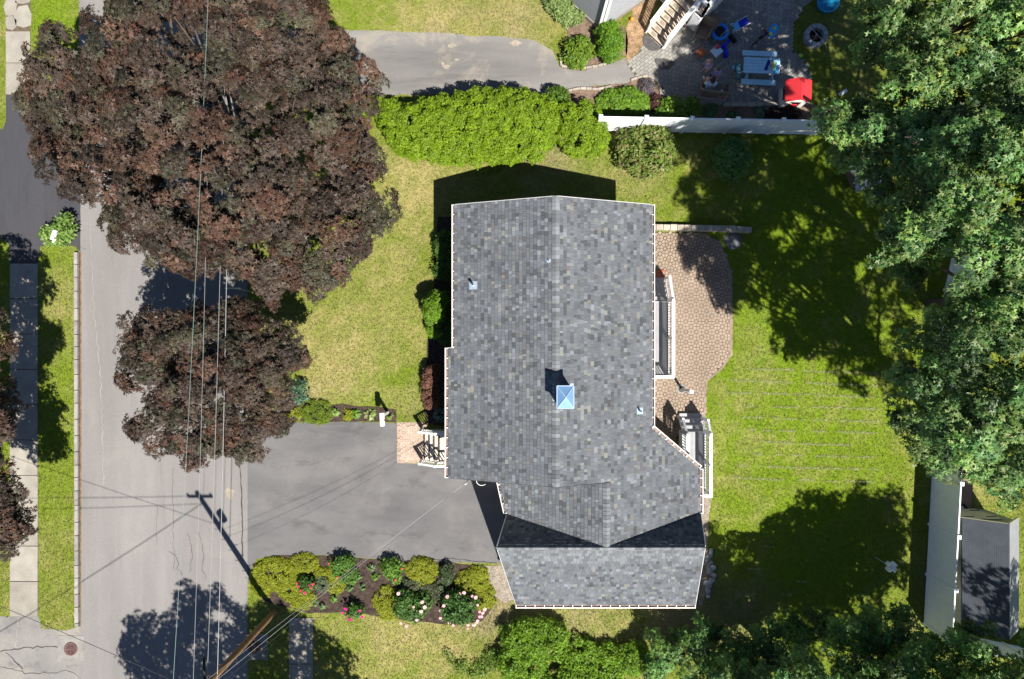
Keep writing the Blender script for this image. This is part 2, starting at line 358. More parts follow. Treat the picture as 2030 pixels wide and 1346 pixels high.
# --- cracks and seams in the asphalt (thin strips of filler)
CRACK = mat('crack_filler', (0.045, 0.042, 0.042), 0.8, 0.3, 6)
CRACKL = mat('crack_pale', (0.27, 0.25, 0.22), 0.95, 0.2, 6)
def crack(pts, wd, m, parent=road, z=0.014, jit=0.05):
    q = []
    for (a, b) in zip(pts[:-1], pts[1:]):
        a = Vector(XY(*a)); b = Vector(XY(*b)); k = max(2, int((b - a).length / 0.18))
        for j in range(k): q.append(a.lerp(b, j / k) + Vector((rnd.uniform(-jit, jit), rnd.uniform(-jit, jit))))
    q.append(Vector(XY(*pts[-1]))); mb = MB(); vs = []; fs = []
    for i, p in enumerate(q):
        d = (q[min(i + 1, len(q) - 1)] - q[max(i - 1, 0)]).normalized(); nrm = Vector((-d.y, d.x)); ww = wd * rnd.uniform(.4, 1.1) / 2
        vs += [(p.x + nrm.x * ww, p.y + nrm.y * ww, z), (p.x - nrm.x * ww, p.y - nrm.y * ww, z)]
    fs = [(2 * i, 2 * i + 1, 2 * i + 3, 2 * i + 2) for i in range(len(q) - 1)]
    return mb.add(vs, fs).build('crack', m, parent)
crack([(472, 903), (478, 950), (480, 1010), (481, 1108)], 0.06, CRACK, jit=0.02)
crack([(187, 600), (190, 650), (200, 740), (204, 850), (206, 960)], 0.035, CRACKL)
crack([(344, 930), (343, 1060), (346, 1130)], 0.018, CRACK); crack([(312, 1000), (311, 1080)], 0.014, CRACK)
crack([(335, 1095), (352, 1104), (350, 1125), (362, 1140)], 0.025, CRACK, jit=.08); crack([(395, 1050), (405, 1090), (398, 1120), (408, 1150)], 0.025, CRACK, jit=.08)
crack([(372, 1060), (381, 1100), (375, 1135)], 0.022, CRACK, jit=.07); crack([(178, 420), (182, 520), (185, 600)], 0.02, CRACKL)
crack([(160, 490), (172, 494)], 0.02, CRACK, jit=.02)
side = bpy.data.objects['side_street']
crack([(0, 1290), (40, 1286), (100, 1281), (140, 1286)], 0.05, CRACK, side, 0.010); crack([(12, 1292), (30, 1310), (45, 1326)], 0.05, CRACK, side, 0.010)
crack([(36, 1226), (33, 1285)], 0.03, CRACKL, side, 0.010); crack([(0, 1320), (60, 1336), (140, 1330), (160, 1346)], 0.03, CRACK, side, 0.010)
drv = bpy.data.objects['driveway']
crack([(690, 1105), (760, 1112), (900, 1108), (985, 1116)], 0.04, CRACK, drv, 0.010, jit=.03)
SANDP = mat('sand_patch', (0.27, 0.235, 0.185), 0.95, 0.25, 5)
for (u, v, a, b) in ((885, 132, .16, .10), (878, 126, .08, .1), (905, 118, .12, .05), (895, 91, .2, .1), (1022, 86, .25, .14), (455, 978, .22, .3)):
    x, y = XY(u, v); n = 14; par = bpy.data.objects['north_driveway'] if v < 200 else road
    poly = [(x + a * math.cos(6.283 * k / n) * rnd.uniform(.6, 1.2), y + b * math.sin(6.283 * k / n) * rnd.uniform(.6, 1.2)) for k in range(n)]
    sheet('sand_patch', poly, SANDP, 0.0135, parent=par)
# --- storm drain grates
IRON = mat('rusty_iron', (0.13, 0.07, 0.065), 0.7, 0.3, 12, 0.2)
BLACKM = mat('black_matte', (0.012, 0.012, 0.013), 0.6, 0.1)
PATCH = mat('patch_concrete', (0.21, 0.20, 0.185), 0.9, 0.2, 2, 0.2, 40)
for (u, v, lb) in ((141, 1286, 'round rusty storm drain grate in the sunlit side street'), (505, 1282, 'round storm drain grate in shade beside the pole')):
    x, y = XY(u, v)
    t = thing('storm_drain', lb, 'drain', (x, y, 0.016))
    MB().box((0, 0, -0.002), (1.15, 1.15, 0.004)).build('apron', PATCH, t)
    MB().lathe([(.0, 0.004), (.23, 0.004)], n=32).build('pit', BLACKM, t)
    MB().lathe([(.22, .002), (.22, .03), (.29, .03), (.30, .002)], n=32).build('rim', IRON, t)
    for k in range(-3, 4):
        L = 2 * math.sqrt(max(0, .22 ** 2 - (k * .062) ** 2)); MB().box((k * .062, 0, .018), (.03, L, .02)).build('bar', IRON, t)
    MB().box((0, 0, .02), (.43, .03, .02)).build('bar', IRON, t)
# --- octagon pavers (patio behind the house, pad before the steps)
PAVE = mat('tan_paver', (0.275, 0.212, 0.162), 0.85, 0.14, 0.9, 0.12, 40, objvar=0.13, bmp=0.25)
PAVE_F = mat('pink_paver', (0.40, 0.30, 0.235), 0.85, 0.12, 1.2, 0.1, 40, objvar=0.09, bmp=0.2)
def octo_pavers(parent, poly, m, cell, ang, limit, joint=0.011):
    """octagon quadrants round a diamond, small diamonds between octagons"""
    xs = [p[0] for p in poly]; ys = [p[1] for p in poly]; cx, cy = sum(xs) / len(xs), sum(ys) / len(ys)
    h = cell / 2; d = h * 0.42; c = h * 0.58; j = joint
    quad = [(d + j, j), (h - j / 2, j), (h - j / 2, c - j / 2), (c - j / 2, h - j / 2), (j, h - j / 2), (j, d + j)]
    g = (h + c) / 2 - j / 2
    qm = [MB().prism([(d + j, j / 2), (h - j / 2, j / 2), (h - j / 2, c - j / 2), (g + j * .35, g - j * .35), (d / 2 + j, d / 2)], 0.0, 0.03).mesh('paver', m), MB().prism([(j / 2, d + j), (d / 2, d / 2 + j), (g - j * .35, g + j * .35), (c - j / 2, h - j / 2), (j / 2, h - j / 2)], 0.0, 0.03).mesh('paver', m)]
    dm = MB().prism([(d - j / 2, 0), (0, d - j / 2), (-d + j / 2, 0), (0, -d + j / 2)], 0, 0.031).mesh('paver', m)
    e = h - c; sm = MB().prism([(e - j, 0), (0, e - j), (-e + j, 0), (0, -e + j)], 0, 0.029).mesh('paver', m)
    R2 = Matrix.Rotation(ang, 2); items = []
    N = int(8 / cell)
    for i in range(-N, N + 1):
        for k in range(-N, N + 1):
            base = Vector((i * cell, k * cell)); items.append((base, 0, dm, d)); items.append((base + Vector((h, h)), 0, sm, e))
            for q in range(8): items.append((base, (q // 2) * math.pi / 2, qm[q % 2], h))
    good = []
    for b, r, me, rad in items:
        o = Vector((rad * .55, rad * .55)); o.rotate(Matrix.Rotation(r, 2)) if me in qm else None
        ctr = R2 @ (b + (o if me in qm else Vector((0, 0)))) + Vector((cx, cy))
        if inside(poly, np.array([ctr.x]), np.array([ctr.y]))[0]: good.append((R2 @ b + Vector((cx, cy)), r + ang, me, ctr))
    good.sort(key=lambda g: (g[2] not in qm, -g[3].y))
    rest = MB()
    for n, (b, r, me, ctr) in enumerate(good):
        z = 0.006 + rnd.uniform(0, .004)
        if n < limit: link('paver', me, None, parent, (b.x, b.y, z), (rnd.uniform(-.01, .01), rnd.uniform(-.01, .01), r))
        else:
            rot = Matrix.Rotation(r, 3, 'Z')
            rest.add([rot @ v.co + Vector((b.x, b.y, z)) for v in me.vertices], [tuple(p.vertices) for p in me.polygons])
    if rest.f: tag(rest.build('pavers', m, parent), kind='stuff')
octo_pavers(patio_e, PATIO_E, PAVE, 0.457, 0.0, 300, 0.020)
octo_pavers(walk_f, pl((792, 842), (841, 842), (841, 914), (792, 913)), PAVE_F, 0.36, R(20), 300, 0.006)
# brick pad at the foot of the deck stairs
BRICK = mat('red_brick', (0.36, 0.115, 0.065), 0.85, 0.18, 4, 0.15, 40, objvar=0.12)
pad = thing('brick_pad', 'red brick pad at the foot of the deck stairs', 'brick pad', (6.15, 2.85, 0.03))
for i in range(5):
    for k in range(4): MB().box((0, 0, 0), (0.195, 0.095, 0.06)).build('brick', BRICK, pad, (-.45 + i * .205 + (k % 2) * .1, -.16 + k * .103, .02), bevel=0.006)
# --- small rectangular pavers of the shaded patio next door
PAVE_N = mat('grey_paver', (0.235, 0.222, 0.20), 0.85, 0.16, 0.8, 0.14, 40, attr=False, objvar=0.12, bmp=0.2)
PN2 = mat('grey_pavers', (0.2, 0.19, 0.175), 0.85, 0.16, 0.8, 0.14, 40, attr=True, bmp=0.2)
ang = R(37); ca, sa = math.cos(ang), math.sin(ang); cx, cy = XY(1440, 110)
pm = MB().box((0, 0, 0.015), (0.215, 0.125, 0.03)).mesh('paver', PAVE_N); cand = []
for i in range(-60, 60):
    for k in range(-70, 70):
        lx = i * 0.228 + (k % 2) * 0.114; ly = k * 0.137
        cand.append((cx + ca * lx - sa * ly, cy + sa * lx + ca * ly))
cand = np.array(cand); ok = inside(PATIO_N, cand[:, 0], cand[:, 1]) & (cand[:, 1] < 17.5); cand = cand[ok]
cand = cand[np.argsort(np.hypot(cand[:, 0] - XY(1275, 115)[0], cand[:, 1] - XY(1275, 115)[1]))]
rest = MB(); cols = []
for n, (x, y) in enumerate(cand):
    z = 0.006 + rnd.uniform(0, .005)
    if n < 300: link('paver', pm, None, patio_n, (x, y, z), (0, 0, ang + rnd.uniform(-.02, .02)))
    else:
        rest.box((x, y, z + 0.015), (0.215, 0.125, 0.03), ang); g = rnd.uniform(.8, 1.18); cols += [(0.225 * g, 0.217 * g, 0.205 * g)] * 6
o = tag(rest.build('pavers', PN2, patio_n), kind='stuff'); face_cols(o.data, np.array(cols))
EDGE = mat('edging_stone', (0.30, 0.265, 0.22), 0.9, 0.2, 4, 0.2, objvar=0.15)
def edging(label, pts, ht, wd, L=0.28, m=EDGE, name='stone_edging', cat='edging'):
    t = thing(name, label, cat, (*XY(*pts[0]), 0)); base = Vector(XY(*pts[0]))
    q = [Vector(XY(*p)) for p in pts]; segs = []
    for a, b in zip(q[:-1], q[1:]):
        k = max(1, round((b - a).length / L)); segs += [(a.lerp(b, j / k), a.lerp(b, (j + 1) / k)) for j in range(k)]
    for a, b in segs:
        d = b - a; c = (a + b) / 2 - base
        MB().box((0, 0, ht / 2), (d.length - .012, wd * rnd.uniform(.9, 1.1), ht * rnd.uniform(.92, 1.06))).build('stone', m, t, (c.x, c.y, 0), (0, 0, math.atan2(d.y, d.x) + rnd.uniform(-.03, .03)), bevel=0.015)
    return t
edging('curved stone edging round the bed at the grey house corner', [(1110, 108), (1113, 132), (1150, 137), (1185, 132), (1215, 122)], .12, .10)
edging('low stone edging between north driveway and long hedge', [(1120, 182), (1150, 176), (1185, 178), (1212, 172)], .12, .10)
edging('ring of stone edging round the small flower bed', [(1250, 160), (1263, 155), (1284, 151), (1300, 158), (1308, 172), (1310, 190)], .1, .10)
edging('straight stone edging between shaded patio and fence bed', [(1432, 209), (1480, 209), (1530, 208), (1585, 210)], .16, .16, .4)
edging('flush tan edge course along the curved patio border', [(1384, 461), (1426, 481), (1446, 530), (1450, 610), (1449, 700), (1432, 728), (1400, 755), (1397, 790), (1396, 832)], .045, .10, .22, mat('edge_tan', (0.23, 0.18, 0.135), 0.9, 0.15, 3, 0.15, objvar=.12), 'patio_edging')
WALLST = mat('wall_block', (0.37, 0.325, 0.26), 0.9, 0.2, 3, 0.25, objvar=0.16, bmp=0.5)
edging('low retaining wall of tan blocks along the patio top', [(1284, 452), (1380, 454), (1440, 455), (1485, 458)], .38, .24, .30, WALLST, 'retaining_wall', 'wall')
tag(MB().lathe([(0, .03), (.38, .03), (.40, .0)], n=28).build('round_disc', mat('grey_disc', (0.12, 0.12, 0.13), .9, .25, 6, .2), None, (*XY(1453, 477), .012)), 'dark grey round disc by the retaining wall', 'slab')  # low flat disc of dark grey on the ground
# ================================================================== the main house
house = thing('house', 'house with patchwork grey shingle roof, white gutters and blue chimney cap', 'house', (1.62, 0, 0))
HX = 1.62
def hp(o): o.location = Vector(o.location) - Vector((HX, 0, 0)); return o     # part given in world metres -> house space
SIDING = mat('house_siding', (0.62, 0.60, 0.55), 0.6, 0.06, 4)
SH = mat('roof_shingle', (0, 0, 0), 0.9, 0.10, 1.1, 0.16, 60, attr=True, spec=0.15, bmp=0.3)
SHP = mat('roof_shingle_piece', (0.130, 0.138, 0.148), 0.9, 0.10, 1.1, 0.16, 60, objvar=0.28, spec=0.15, bmp=0.3)
UNDER = mat('roof_felt', (0.05, 0.052, 0.058), 0.9, 0.1)
def shingle_cols(n, r):
    p = r.random(n); g = np.where(p < .70, r.uniform(.086, .115, n), np.where(p < .87, r.uniform(.056, .080, n), r.uniform(.120, .158, n)))
    warm = r.random(n)[:, None]; cool = np.array([0.93, 1.0, 1.10]); wm = np.array([1.0, 1.02, 0.94])
    lt = (g > .12)[:, None]
    tint = np.where(lt & (warm > .7), wm, np.where(warm > .93, np.array([1.01, 1.0, 1.0]), cool))
    return g[:, None] * tint * 1.16
def shingle_plane(O, a, d, tmax, rng_fn, seed, expo=0.145, npieces=0, pick=None):
    """rows of laminated tabs on one roof plane; rng_fn(t)->(s0,s1)"""
    O, a, d = Vector(O), Vector(a).normalized(), Vector(d).normalized(); n = a.cross(d).normalized()
    if n.z < 0: n = -n
    r = np.random.default_rng(seed); quads = []; t = 0.0
    while t < tmax - 0.02:
        t2 = min(t + expo, tmax); a0, a1 = rng_fn(t + .003); b0, b1 = rng_fn(t2 - .003)
        if abs(a0 - b0) > 1.0 or abs(a1 - b1) > 1.0: a0, a1 = b0, b1 = rng_fn((t + t2) / 2)
        lo, hi = min(a0, b0), max(a1, b1); s = lo - r.uniform(0, .3)
        while s < hi:
            wd = r.choice([.09, .125, .16, .19, .25], p=[.15, .3, .3, .17, .08]) * r.uniform(.9, 1.1); e = s + wd - .006
            q = (max(s, a0), min(e, a1), max(s, b0), min(e, b1))
            if q[1] - q[0] > .004 or q[3] - q[2] > .004:
                q = (min(q[0], q[1]), q[1], min(q[2], q[3]), q[3])
                lift = r.uniform(.017, .028); cv = [O + a * q[0] + d * t + n * .004, O + a * q[1] + d * t + n * .004, O + a * q[3] + d * (t2 + .004) + n * lift, O + a * q[2] + d * (t2 + .004) + n * lift,
                      O + a * q[3] + d * (t2 + .002) - n * .01, O + a * q[2] + d * (t2 + .002) - n * .01]
                quads.append(cv)
            s += wd
        t = t2
    order = list(range(len(quads)))
    if npieces and pick: order.sort(key=lambda i: pick(quads[i])); 
    sel = set(order[:npieces]); mb = MB(); cols = []
    cc = shingle_cols(len(quads), r)
    for i, cv in enumerate(quads):
        if i in sel:
            o = MB().add([p - cv[0] for p in cv], [(0, 1, 2, 3), (3, 2, 4, 5)]).build('shingle', SHP, house, tuple(cv[0])); hp(o)
        else: mb.add(cv, [(0, 1, 2, 3), (3, 2, 4, 5)]); cols += [cc[i], cc[i]]
    o = mb.build('shingles', SH, house); face_cols(o.data, np.array(cols)); hp(o); tag(o, kind='stuff')
    return o
def slab3(name, pts, th, m):
    n = len(pts); mb = MB(); mb.add([tuple(p) for p in pts] + [(p[0], p[1], p[2] - th) for p in pts], [tuple(range(n)), tuple(reversed(range(n, 2 * n)))] + [((i + 1) % n, i, n + i, n + (i + 1) % n) for i in range(n)])
    return hp(mb.build(name, m, house))
PT = 0.41667; SL = math.sqrt(1 + PT * PT); RZ = 4.8; R2Z = 4.0; X2 = 3.60; YW = -7.92
YN, YS = 5.29, -5.45
zE = lambda X: RZ - PT * (X - HX)
z2 = lambda X: R2Z - PT * (X2 - X)
lerp = lambda a, b, t: a + (b - a) * max(0, min(1, t))
# west slope
shingle_plane((HX, 0, RZ), (0, 1, 0), (-1, 0, -PT), 4.12 * SL, lambda t: (YS, YN) if t / SL < 3.84 else (YS, -.34), 1)
# east slope with its low extension
def rE(t):
    X = HX + t / SL
    lo = YS if X < X2 else lerp(YW, -7.04, (X - X2) / 4.03)
    hi = YN if X < 5.465 else lerp(-3.465, -5.26, (X - 5.465) / 2.165)
    return lo, hi
shingle_plane((HX, 0, RZ), (0, 1, 0), (1, 0, -PT), 6.01 * SL, rE, 2)
# rear west slope
def rW2(t):
    X = X2 - t / SL
    lo = lerp(YW, -7.06, (X2 - X) / 3.8) if X > -.2 else lerp(-7.06, -5.87, (-.2 - X) / .35)
    return lo, YS
shingle_plane((X2, 0, R2Z), (0, 1, 0), (-1, 0, -PT), 4.15 * SL, rW2, 3)
# wing: steep north face (two triangles) and long south face
dN = Vector((0, .86, -1.6)); LN = dN.length
shingle_plane((0, YW, R2Z), (1, 0, 0), dN, LN, lambda t: (lerp(-.58, -.2, t / LN), lerp(X2, -.18, t / LN)), 4)
shingle_plane((0, YW, R2Z), (1, 0, 0), dN, LN, lambda t: (lerp(X2, 7.6, t / LN), lerp(7.36, 7.62, t / LN)), 5)
dS = Vector((0, -2.82, -1.65)); LS = dS.length
shingle_plane((0, YW, R2Z), (1, 0, 0), dS, LS, lambda t: (lerp(-.58, .16, t / LS), lerp(7.36, 7.43, t / LS)), 6, npieces=300, pick=lambda q: -q[0].z + .001 * q[0].x)
# felt and deck below the shingles
E0 = lambda X, Y: (X, Y, zE(X) - .02)
W0 = lambda X, Y: (X, Y, RZ - PT * (HX - X) - .02)
slab3('roof', [W0(HX, YN), W0(-2.22, YN), W0(-2.22, -.34), W0(-2.5, -.34), W0(-2.5, YS), W0(HX, YS)], .14, UNDER)
slab3('roof', [E0(HX, YN), E0(HX, YS), E0(X2, YS), E0(X2, YW), E0(7.62, -7.06), E0(7.62, -5.26), E0(5.465, -3.465), E0(5.465, YN)], .14, UNDER)
slab3('roof', [(X2, YS, R2Z - .02), (-.55, YS, z2(-.55) - .02), (-.55, -5.87, z2(-.55) - .02), (-.2, -7.06, z2(-.2) - .02), (X2, YW, R2Z - .02)], .12, UNDER)
slab3('roof', [(-.58, YW, R2Z - .02), (7.36, YW, R2Z - .02), (7.62, -7.06, 2.36), (-.2, -7.06, 2.38)], .1, UNDER)
slab3('roof', [(-.58, YW, R2Z - .025), (.16, -10.74, 2.33), (7.43, -10.74, 2.33), (7.36, YW, R2Z - .025)], .1, UNDER)
# ridge caps, one piece each
CAPM = mat('ridge_cap_shingle', (0.140, 0.148, 0.158), 0.9, 0.12, 2, 0.15, 60, objvar=0.34, spec=0.15, bmp=0.3)
def caps(p0, p1, s1, s2, expo=0.15, half=0.15):
    p0, p1 = Vector(p0), Vector(p1); d = (p1 - p0).normalized(); L = (p1 - p0).length; k = int(L / expo)
    s1, s2 = Vector(s1).normalized(), Vector(s2).normalized(); up = Vector((0, 0, 1))
    for i in range(k + 1):
        a = d * (i * expo); b = d * min(i * expo + expo + .015, L); h = half * rnd.uniform(.94, 1.06); o1, o2 = .018, .034
        vs = [a + s1 * h + up * o1, a + up * (o1 + .012), a + s2 * h + up * o1, b + s1 * h + up * o2, b + up * (o2 + .012), b + s2 * h + up * o2, b + s1 * h + up * (o2 - .015), b + up * (o2 - .003), b + s2 * h + up * (o2 - .015)]
        hp(MB().add(vs, [(0, 1, 4, 3), (1, 2, 5, 4), (3, 4, 7, 6), (4, 5, 8, 7)]).build('ridge_cap', CAPM, house, tuple(p0)))
caps((HX, YS, RZ), (HX, YN, RZ), (-1, 0, -PT), (1, 0, -PT))
caps((X2, YW, R2Z), (X2, YS, R2Z), (-1, 0, -PT), (1, 0, -PT))
caps((-.58, YW, R2Z), (7.36, YW, R2Z), dN, dS, half=0.13)
# white rake boards and gutters
GUT = mat('gutter_white', (0.78, 0.74, 0.71), 0.45, 0.06, 5); GIN = mat('gutter_grime', (0.20, 0.15, 0.125), 0.9, 0.3, 6)
def gutter(p0, p1, out):
    p0, p1, out = Vector(p0), Vector(p1), Vector(out).normalized(); d = (p1 - p0).normalized(); L = (p1 - p0).length; c = (p0 + p1) / 2
    mb = MB(); z = Vector((0, 0, 1))
    mb.bar(p0 - c + out * .135 - z * .055, p1 - c + out * .135 - z * .055, .026, .11)
    mb.bar(p0 - c + out * .012 - z * .055, p1 - c + out * .012 - z * .055, .012, .11)
    for e in (p0 - c - d * .004, p1 - c + d * .004): mb.bar(e + out * .0 - z * .055, e + out * .148 - z * .055, .008, .112)
    g = hp(mb.build('gutter', GUT, house, tuple(c)))
    MB().bar(p0 - c + d * .01 + out * .07 - z * .09, p1 - c - d * .01 + out * .07 - z * .09, .105, .02).build('gutter_bed', GIN, g)
    k = max(1, round(L / .385))
    for i in range(k + 1):
        q = p0.lerp(p1, (i + .02) / (k + .04)) - c; MB().bar(q + out * .0 + z * .003, q + out * .15 + z * .003, .026, .008).build('gutter_strap', GUT, g)
    return g
gutter((-2.22, -.30, 3.19), (-2.22, YN, 3.19), (-1, 0, 0)); gutter((-2.5, YS, 3.08), (-2.5, -.34, 3.08), (-1, 0, 0))
gutter((5.465, -3.44, 3.19), (5.465, YN, 3.19), (1, 0, 0)); gutter((7.62, -7.06, 2.29), (7.62, -5.26, 2.29), (1, 0, 0))
gutter((5.49, -3.49, 3.17), (7.6, -5.24, 2.30), (1.795, 2.165, 0)); gutter((.16, -10.74, 2.35), (7.43, -10.74, 2.35), (0, -1, 0))
gutter((-.55, -5.50, 2.26), (-.2, -7.02, 2.40), (-1.2, -.3, 0))
TRIM = mat('rake_trim', (0.55, 0.545, 0.54), 0.55, 0.08, 5)
for a, b in (((-2.22, YN + .012, 3.14), (HX, YN + .012, RZ - .06)), ((HX, YN + .012, RZ - .06), (5.465, YN + .012, 3.14)), ((-2.5, YS - .012, 3.0), (HX, YS - .012, RZ - .06)), ((HX, YS - .012, RZ - .06), (X2, YS - .012, R2Z - .06)),
             ((-.59, YW, R2Z - .07), (.15, -10.72, 2.28)), ((-.59, YW, R2Z - .07), (-.21, -7.08, 2.32)), ((7.37, YW, R2Z - .07), (7.44, -10.72, 2.28)), ((7.37, YW, R2Z - .07), (7.63, -7.08, 2.32)), ((-2.22, -.325, 3.14), (-2.5, -.325, 3.03))):
    hp(MB().bar(a, b, .02, .14).build('rake_board', UNDER if a[1] < -5.4 and a[1] > -5.5 else TRIM, house))
# walls with openings
def wallbox(poly, z1, name='wall'): return hp(MB().prism(poly, 0, z1).build(name, SIDING, house))
wallbox([(-1.95, YS + .3), (-1.95, YN - .3), (5.17, YN - .3), (5.17, YS + .3)], 3.02)
for Y in (YN - .31, YS + .31): hp(MB().add([(-1.95, Y - .02, 3.0), (5.17, Y - .02, 3.0), (HX, Y - .02, RZ - .2), (-1.95, Y + .02, 3.0), (5.17, Y + .02, 3.0), (HX, Y + .02, RZ - .2)], [(0, 1, 2), (5, 4, 3), (0, 2, 5, 3), (2, 1, 4, 5), (1, 0, 3, 4)]).build('gable_wall', SIDING, house))
wallbox([(.25, YS), (.35, -7.0), (.35, -10.5), (7.25, -10.5), (7.25, -5.3), (5.17, -3.75), (5.17, YS)], 2.2)
GLASS = mat('window_glass', (0.03, 0.04, 0.05), 0.08, 0.2, 2, spec=0.6)
def window(c, wd, ht, ax):
    t = Vector((0, 1, 0)) if ax[0] else Vector((1, 0, 0)); n = Vector(ax); z = Vector((0, 0, 1))
    fr = MB(); 
    for s in (-1, 1): fr.bar(t * s * wd / 2 - z * ht / 2, t * s * wd / 2 + z * ht / 2, .08, .06); fr.bar(-t * (wd / 2 + .04) + z * s * ht / 2, t * (wd / 2 + .04) + z * s * ht / 2, .06, .08)
    fr.bar(-t * wd / 2, t * wd / 2, .05, .04)
    o = hp(fr.build('window', WHITEP, house, tuple(Vector(c) + n * .03)))
    MB().bar(-t * wd / 2, t * wd / 2, .02, ht).build('pane', GLASS, o)
for Y in (4.0, 2.2, .6): window((-1.95, Y, 1.9), 1.0, 1.2, (-1, 0, 0))
window((-1.95, -2.2, 1.9), 1.3, 1.2, (-1, 0, 0)); window((5.17, 3.9, 1.9), 1.0, 1.1, (1, 0, 0)); window((1.6, YN - .3, 1.9), 1.1, 1.2, (0, 1, 0)); window((3.8, -10.5, 1.4), 1.0, .9, (0, -1, 0))
dr = hp(MB().box((0, 0, 0), (.05, .95, 2.0)).build('door', mat('door_dark', (.10, .03, .03), .5), house, (-1.97, -4.55, 1.75)))
MB().ball((-.06, .35, -.05), .035).build('door_handle', mat('brass', (.5, .38, .15), .3, metal=1.0), dr)
gd = hp(MB().box((0, 0, 0), (.05, 2.6, 1.95)).build('garage_door', WHITEP, house, (.32, -8.8, .99)))
for k in range(4): MB().box((-.035, 0, -.72 + k * .48), (.02, 2.4, .38)).build('panel', WHITEP, gd)
pdr = hp(MB().box((0, 0, 0), (.05, 1.6, 2.0)).build('patio_door', GLASS, house, (5.19, .2, 1.85)))
# chimney with blue metal cap
CAPB = mat('blue_cap_metal', (0.13, 0.25, 0.42), 0.45, 0.10, 6, metal=0.15, spec=0.4)
ch = thing('chimney', 'square chimney with blue pyramid metal cap on the roof ridge', 'chimney', (1.90, -2.05, 0))
MB().box((0, 0, 5.0), (.50, .68, 1.3)).build('stack', mat('chimney_board', (.42, .43, .44), .7, .1, 4), ch)
mb = MB(); a, b, c = .30, .40, .31
mb.add([(-a, -b, 5.72), (a, -b, 5.72), (a, b, 5.72), (-a, b, 5.72), (0, 0, 5.88)], [(0, 1, 4), (1, 2, 4), (2, 3, 4), (3, 0, 4), (3, 2, 1, 0)]); cap = mb.build('cap', CAPB, ch)
mb = MB()
for x0, y0, x1, y1 in ((-a, -b, a, -b), (a, -b, a, b), (a, b, -a, b), (-a, b, -a, -b)): mb.bar((x0, y0, 5.70), (x1, y1, 5.70), .03, .06)
for x0, y0 in ((-a, -b), (a, -b), (a, b), (-a, b)): mb.bar((x0, y0, 5.735), (0, 0, 5.893), .022, .012)
mb.build('cap_rim', mat('cap_rim', (.30, .38, .50), .6), cap)
FL = mat('flashing', (.27, .33, .41), .6, .12, 6)
mb = MB(); 
for sx in (-1, 1): 
    xa = sx * .27 + .28; mb.add([(sx * .25, -.42, zE(1.9 + abs(.25)) + .05 if sx > 0 else zE(1.65) + .05), (sx * .40, -.42, (zE(2.3) if sx > 0 else W0(1.5, 0)[2]) + .05), (sx * .40, .42, (zE(2.3) if sx > 0 else W0(1.5, 0)[2]) + .05), (sx * .25, .42, zE(2.15) + .05 if sx > 0 else zE(1.65) + .05)], [(0, 1, 2, 3)])
mb.build('flashing', FL, ch)
def vent(x, y, z, h, label, r=.05, fl=.16, side=(1, 0)):
    t = thing('vent_pipe', label, 'vent pipe', (x, y, z))
    MB().tube([(0, 0, -.1), (0, 0, h)], r, 12).build('pipe', mat('pvc_pipe', (.55, .6, .66), .4), t); MB().tube([(0, 0, h - .002), (0, 0, h + .003)], r * .75, 12).build('bore', BLACKM, t)
    s = -1 if side[0] < 0 else 1
    mb = MB().add([(-fl, -fl, .03 + s * PT * fl), (fl, -fl, .03 - s * PT * fl), (fl, fl, .03 - s * PT * fl), (-fl, fl, .03 + s * PT * fl)], [(0, 1, 2, 3)]); mb.build('flashing', FL, t)
x, y = -1.50, 2.10; vent(x, y, RZ - PT * (HX - x), .42, 'pale vent pipe on the street side roof slope', side=(-1, 0))
x = 4.98; vent(x, -2.78, zE(x), .30, 'short vent pipe low on the yard side roof slope', .04, .13)
x = 1.36; vent(x, 2.92, RZ - PT * (HX - x), .10, 'tiny vent stub just left of the main ridge', .03, .07, side=(-1, 0))
# meter mast and cable loop at the drive corner
t = thing('service_mast', 'white cable loop and service mast at the roof corner above the driveway', 'cable mast', (-1.75, -5.56, 0))
MB().tube([(0, 0, 1.2), (0, 0, 3.45), (-.05, -.05, 3.55), (-.12, -.06, 3.5)], .03, 8).build('mast', mat('mast_metal', (.5, .5, .5), .4), t)
MB().tube([(.55 + .22 * math.cos(k * .45), -.08 + .2 * math.sin(k * .45), 2.9 - .02 * k) for k in range(13)], .012, 6).build('cable_loop', WHITEP, t)
# --- front steps
STEP = mat('step_concrete', (0.50, 0.45, 0.385), 0.85, 0.08, 3, 0.08, 40)
st = thing('front_steps', 'pale front steps with white side rails rising to the door', 'steps', (-3.2, -4.6, 0))
zz = [0, .18, .36, .54, .72]; us = [841.7, 851.2, 860.6, 870.7]
for k in range(4):
    x0 = (us[k] - 1015) * (CAM_H - zz[k + 1]) / FPX; x1 = (us[k + 1] - 1015) * (CAM_H - zz[k + 2]) / FPX if k < 3 else -1.95
    MB().box(((x0 + x1) / 2 + 3.2, 0, zz[k + 1] / 2), (x1 - x0, 1.34, zz[k + 1])).build('step' if k < 3 else 'landing', STEP, st, bevel=.008)
    MB().box((x0 + 3.2 + .004, 0, zz[k + 1] - .02), (.05, 1.345, .045)).build('riser_shade', mat('riser_shade_brown', (.10, .075, .06), .8), st)  # dark strip along each step edge, the riser shadow put into colour
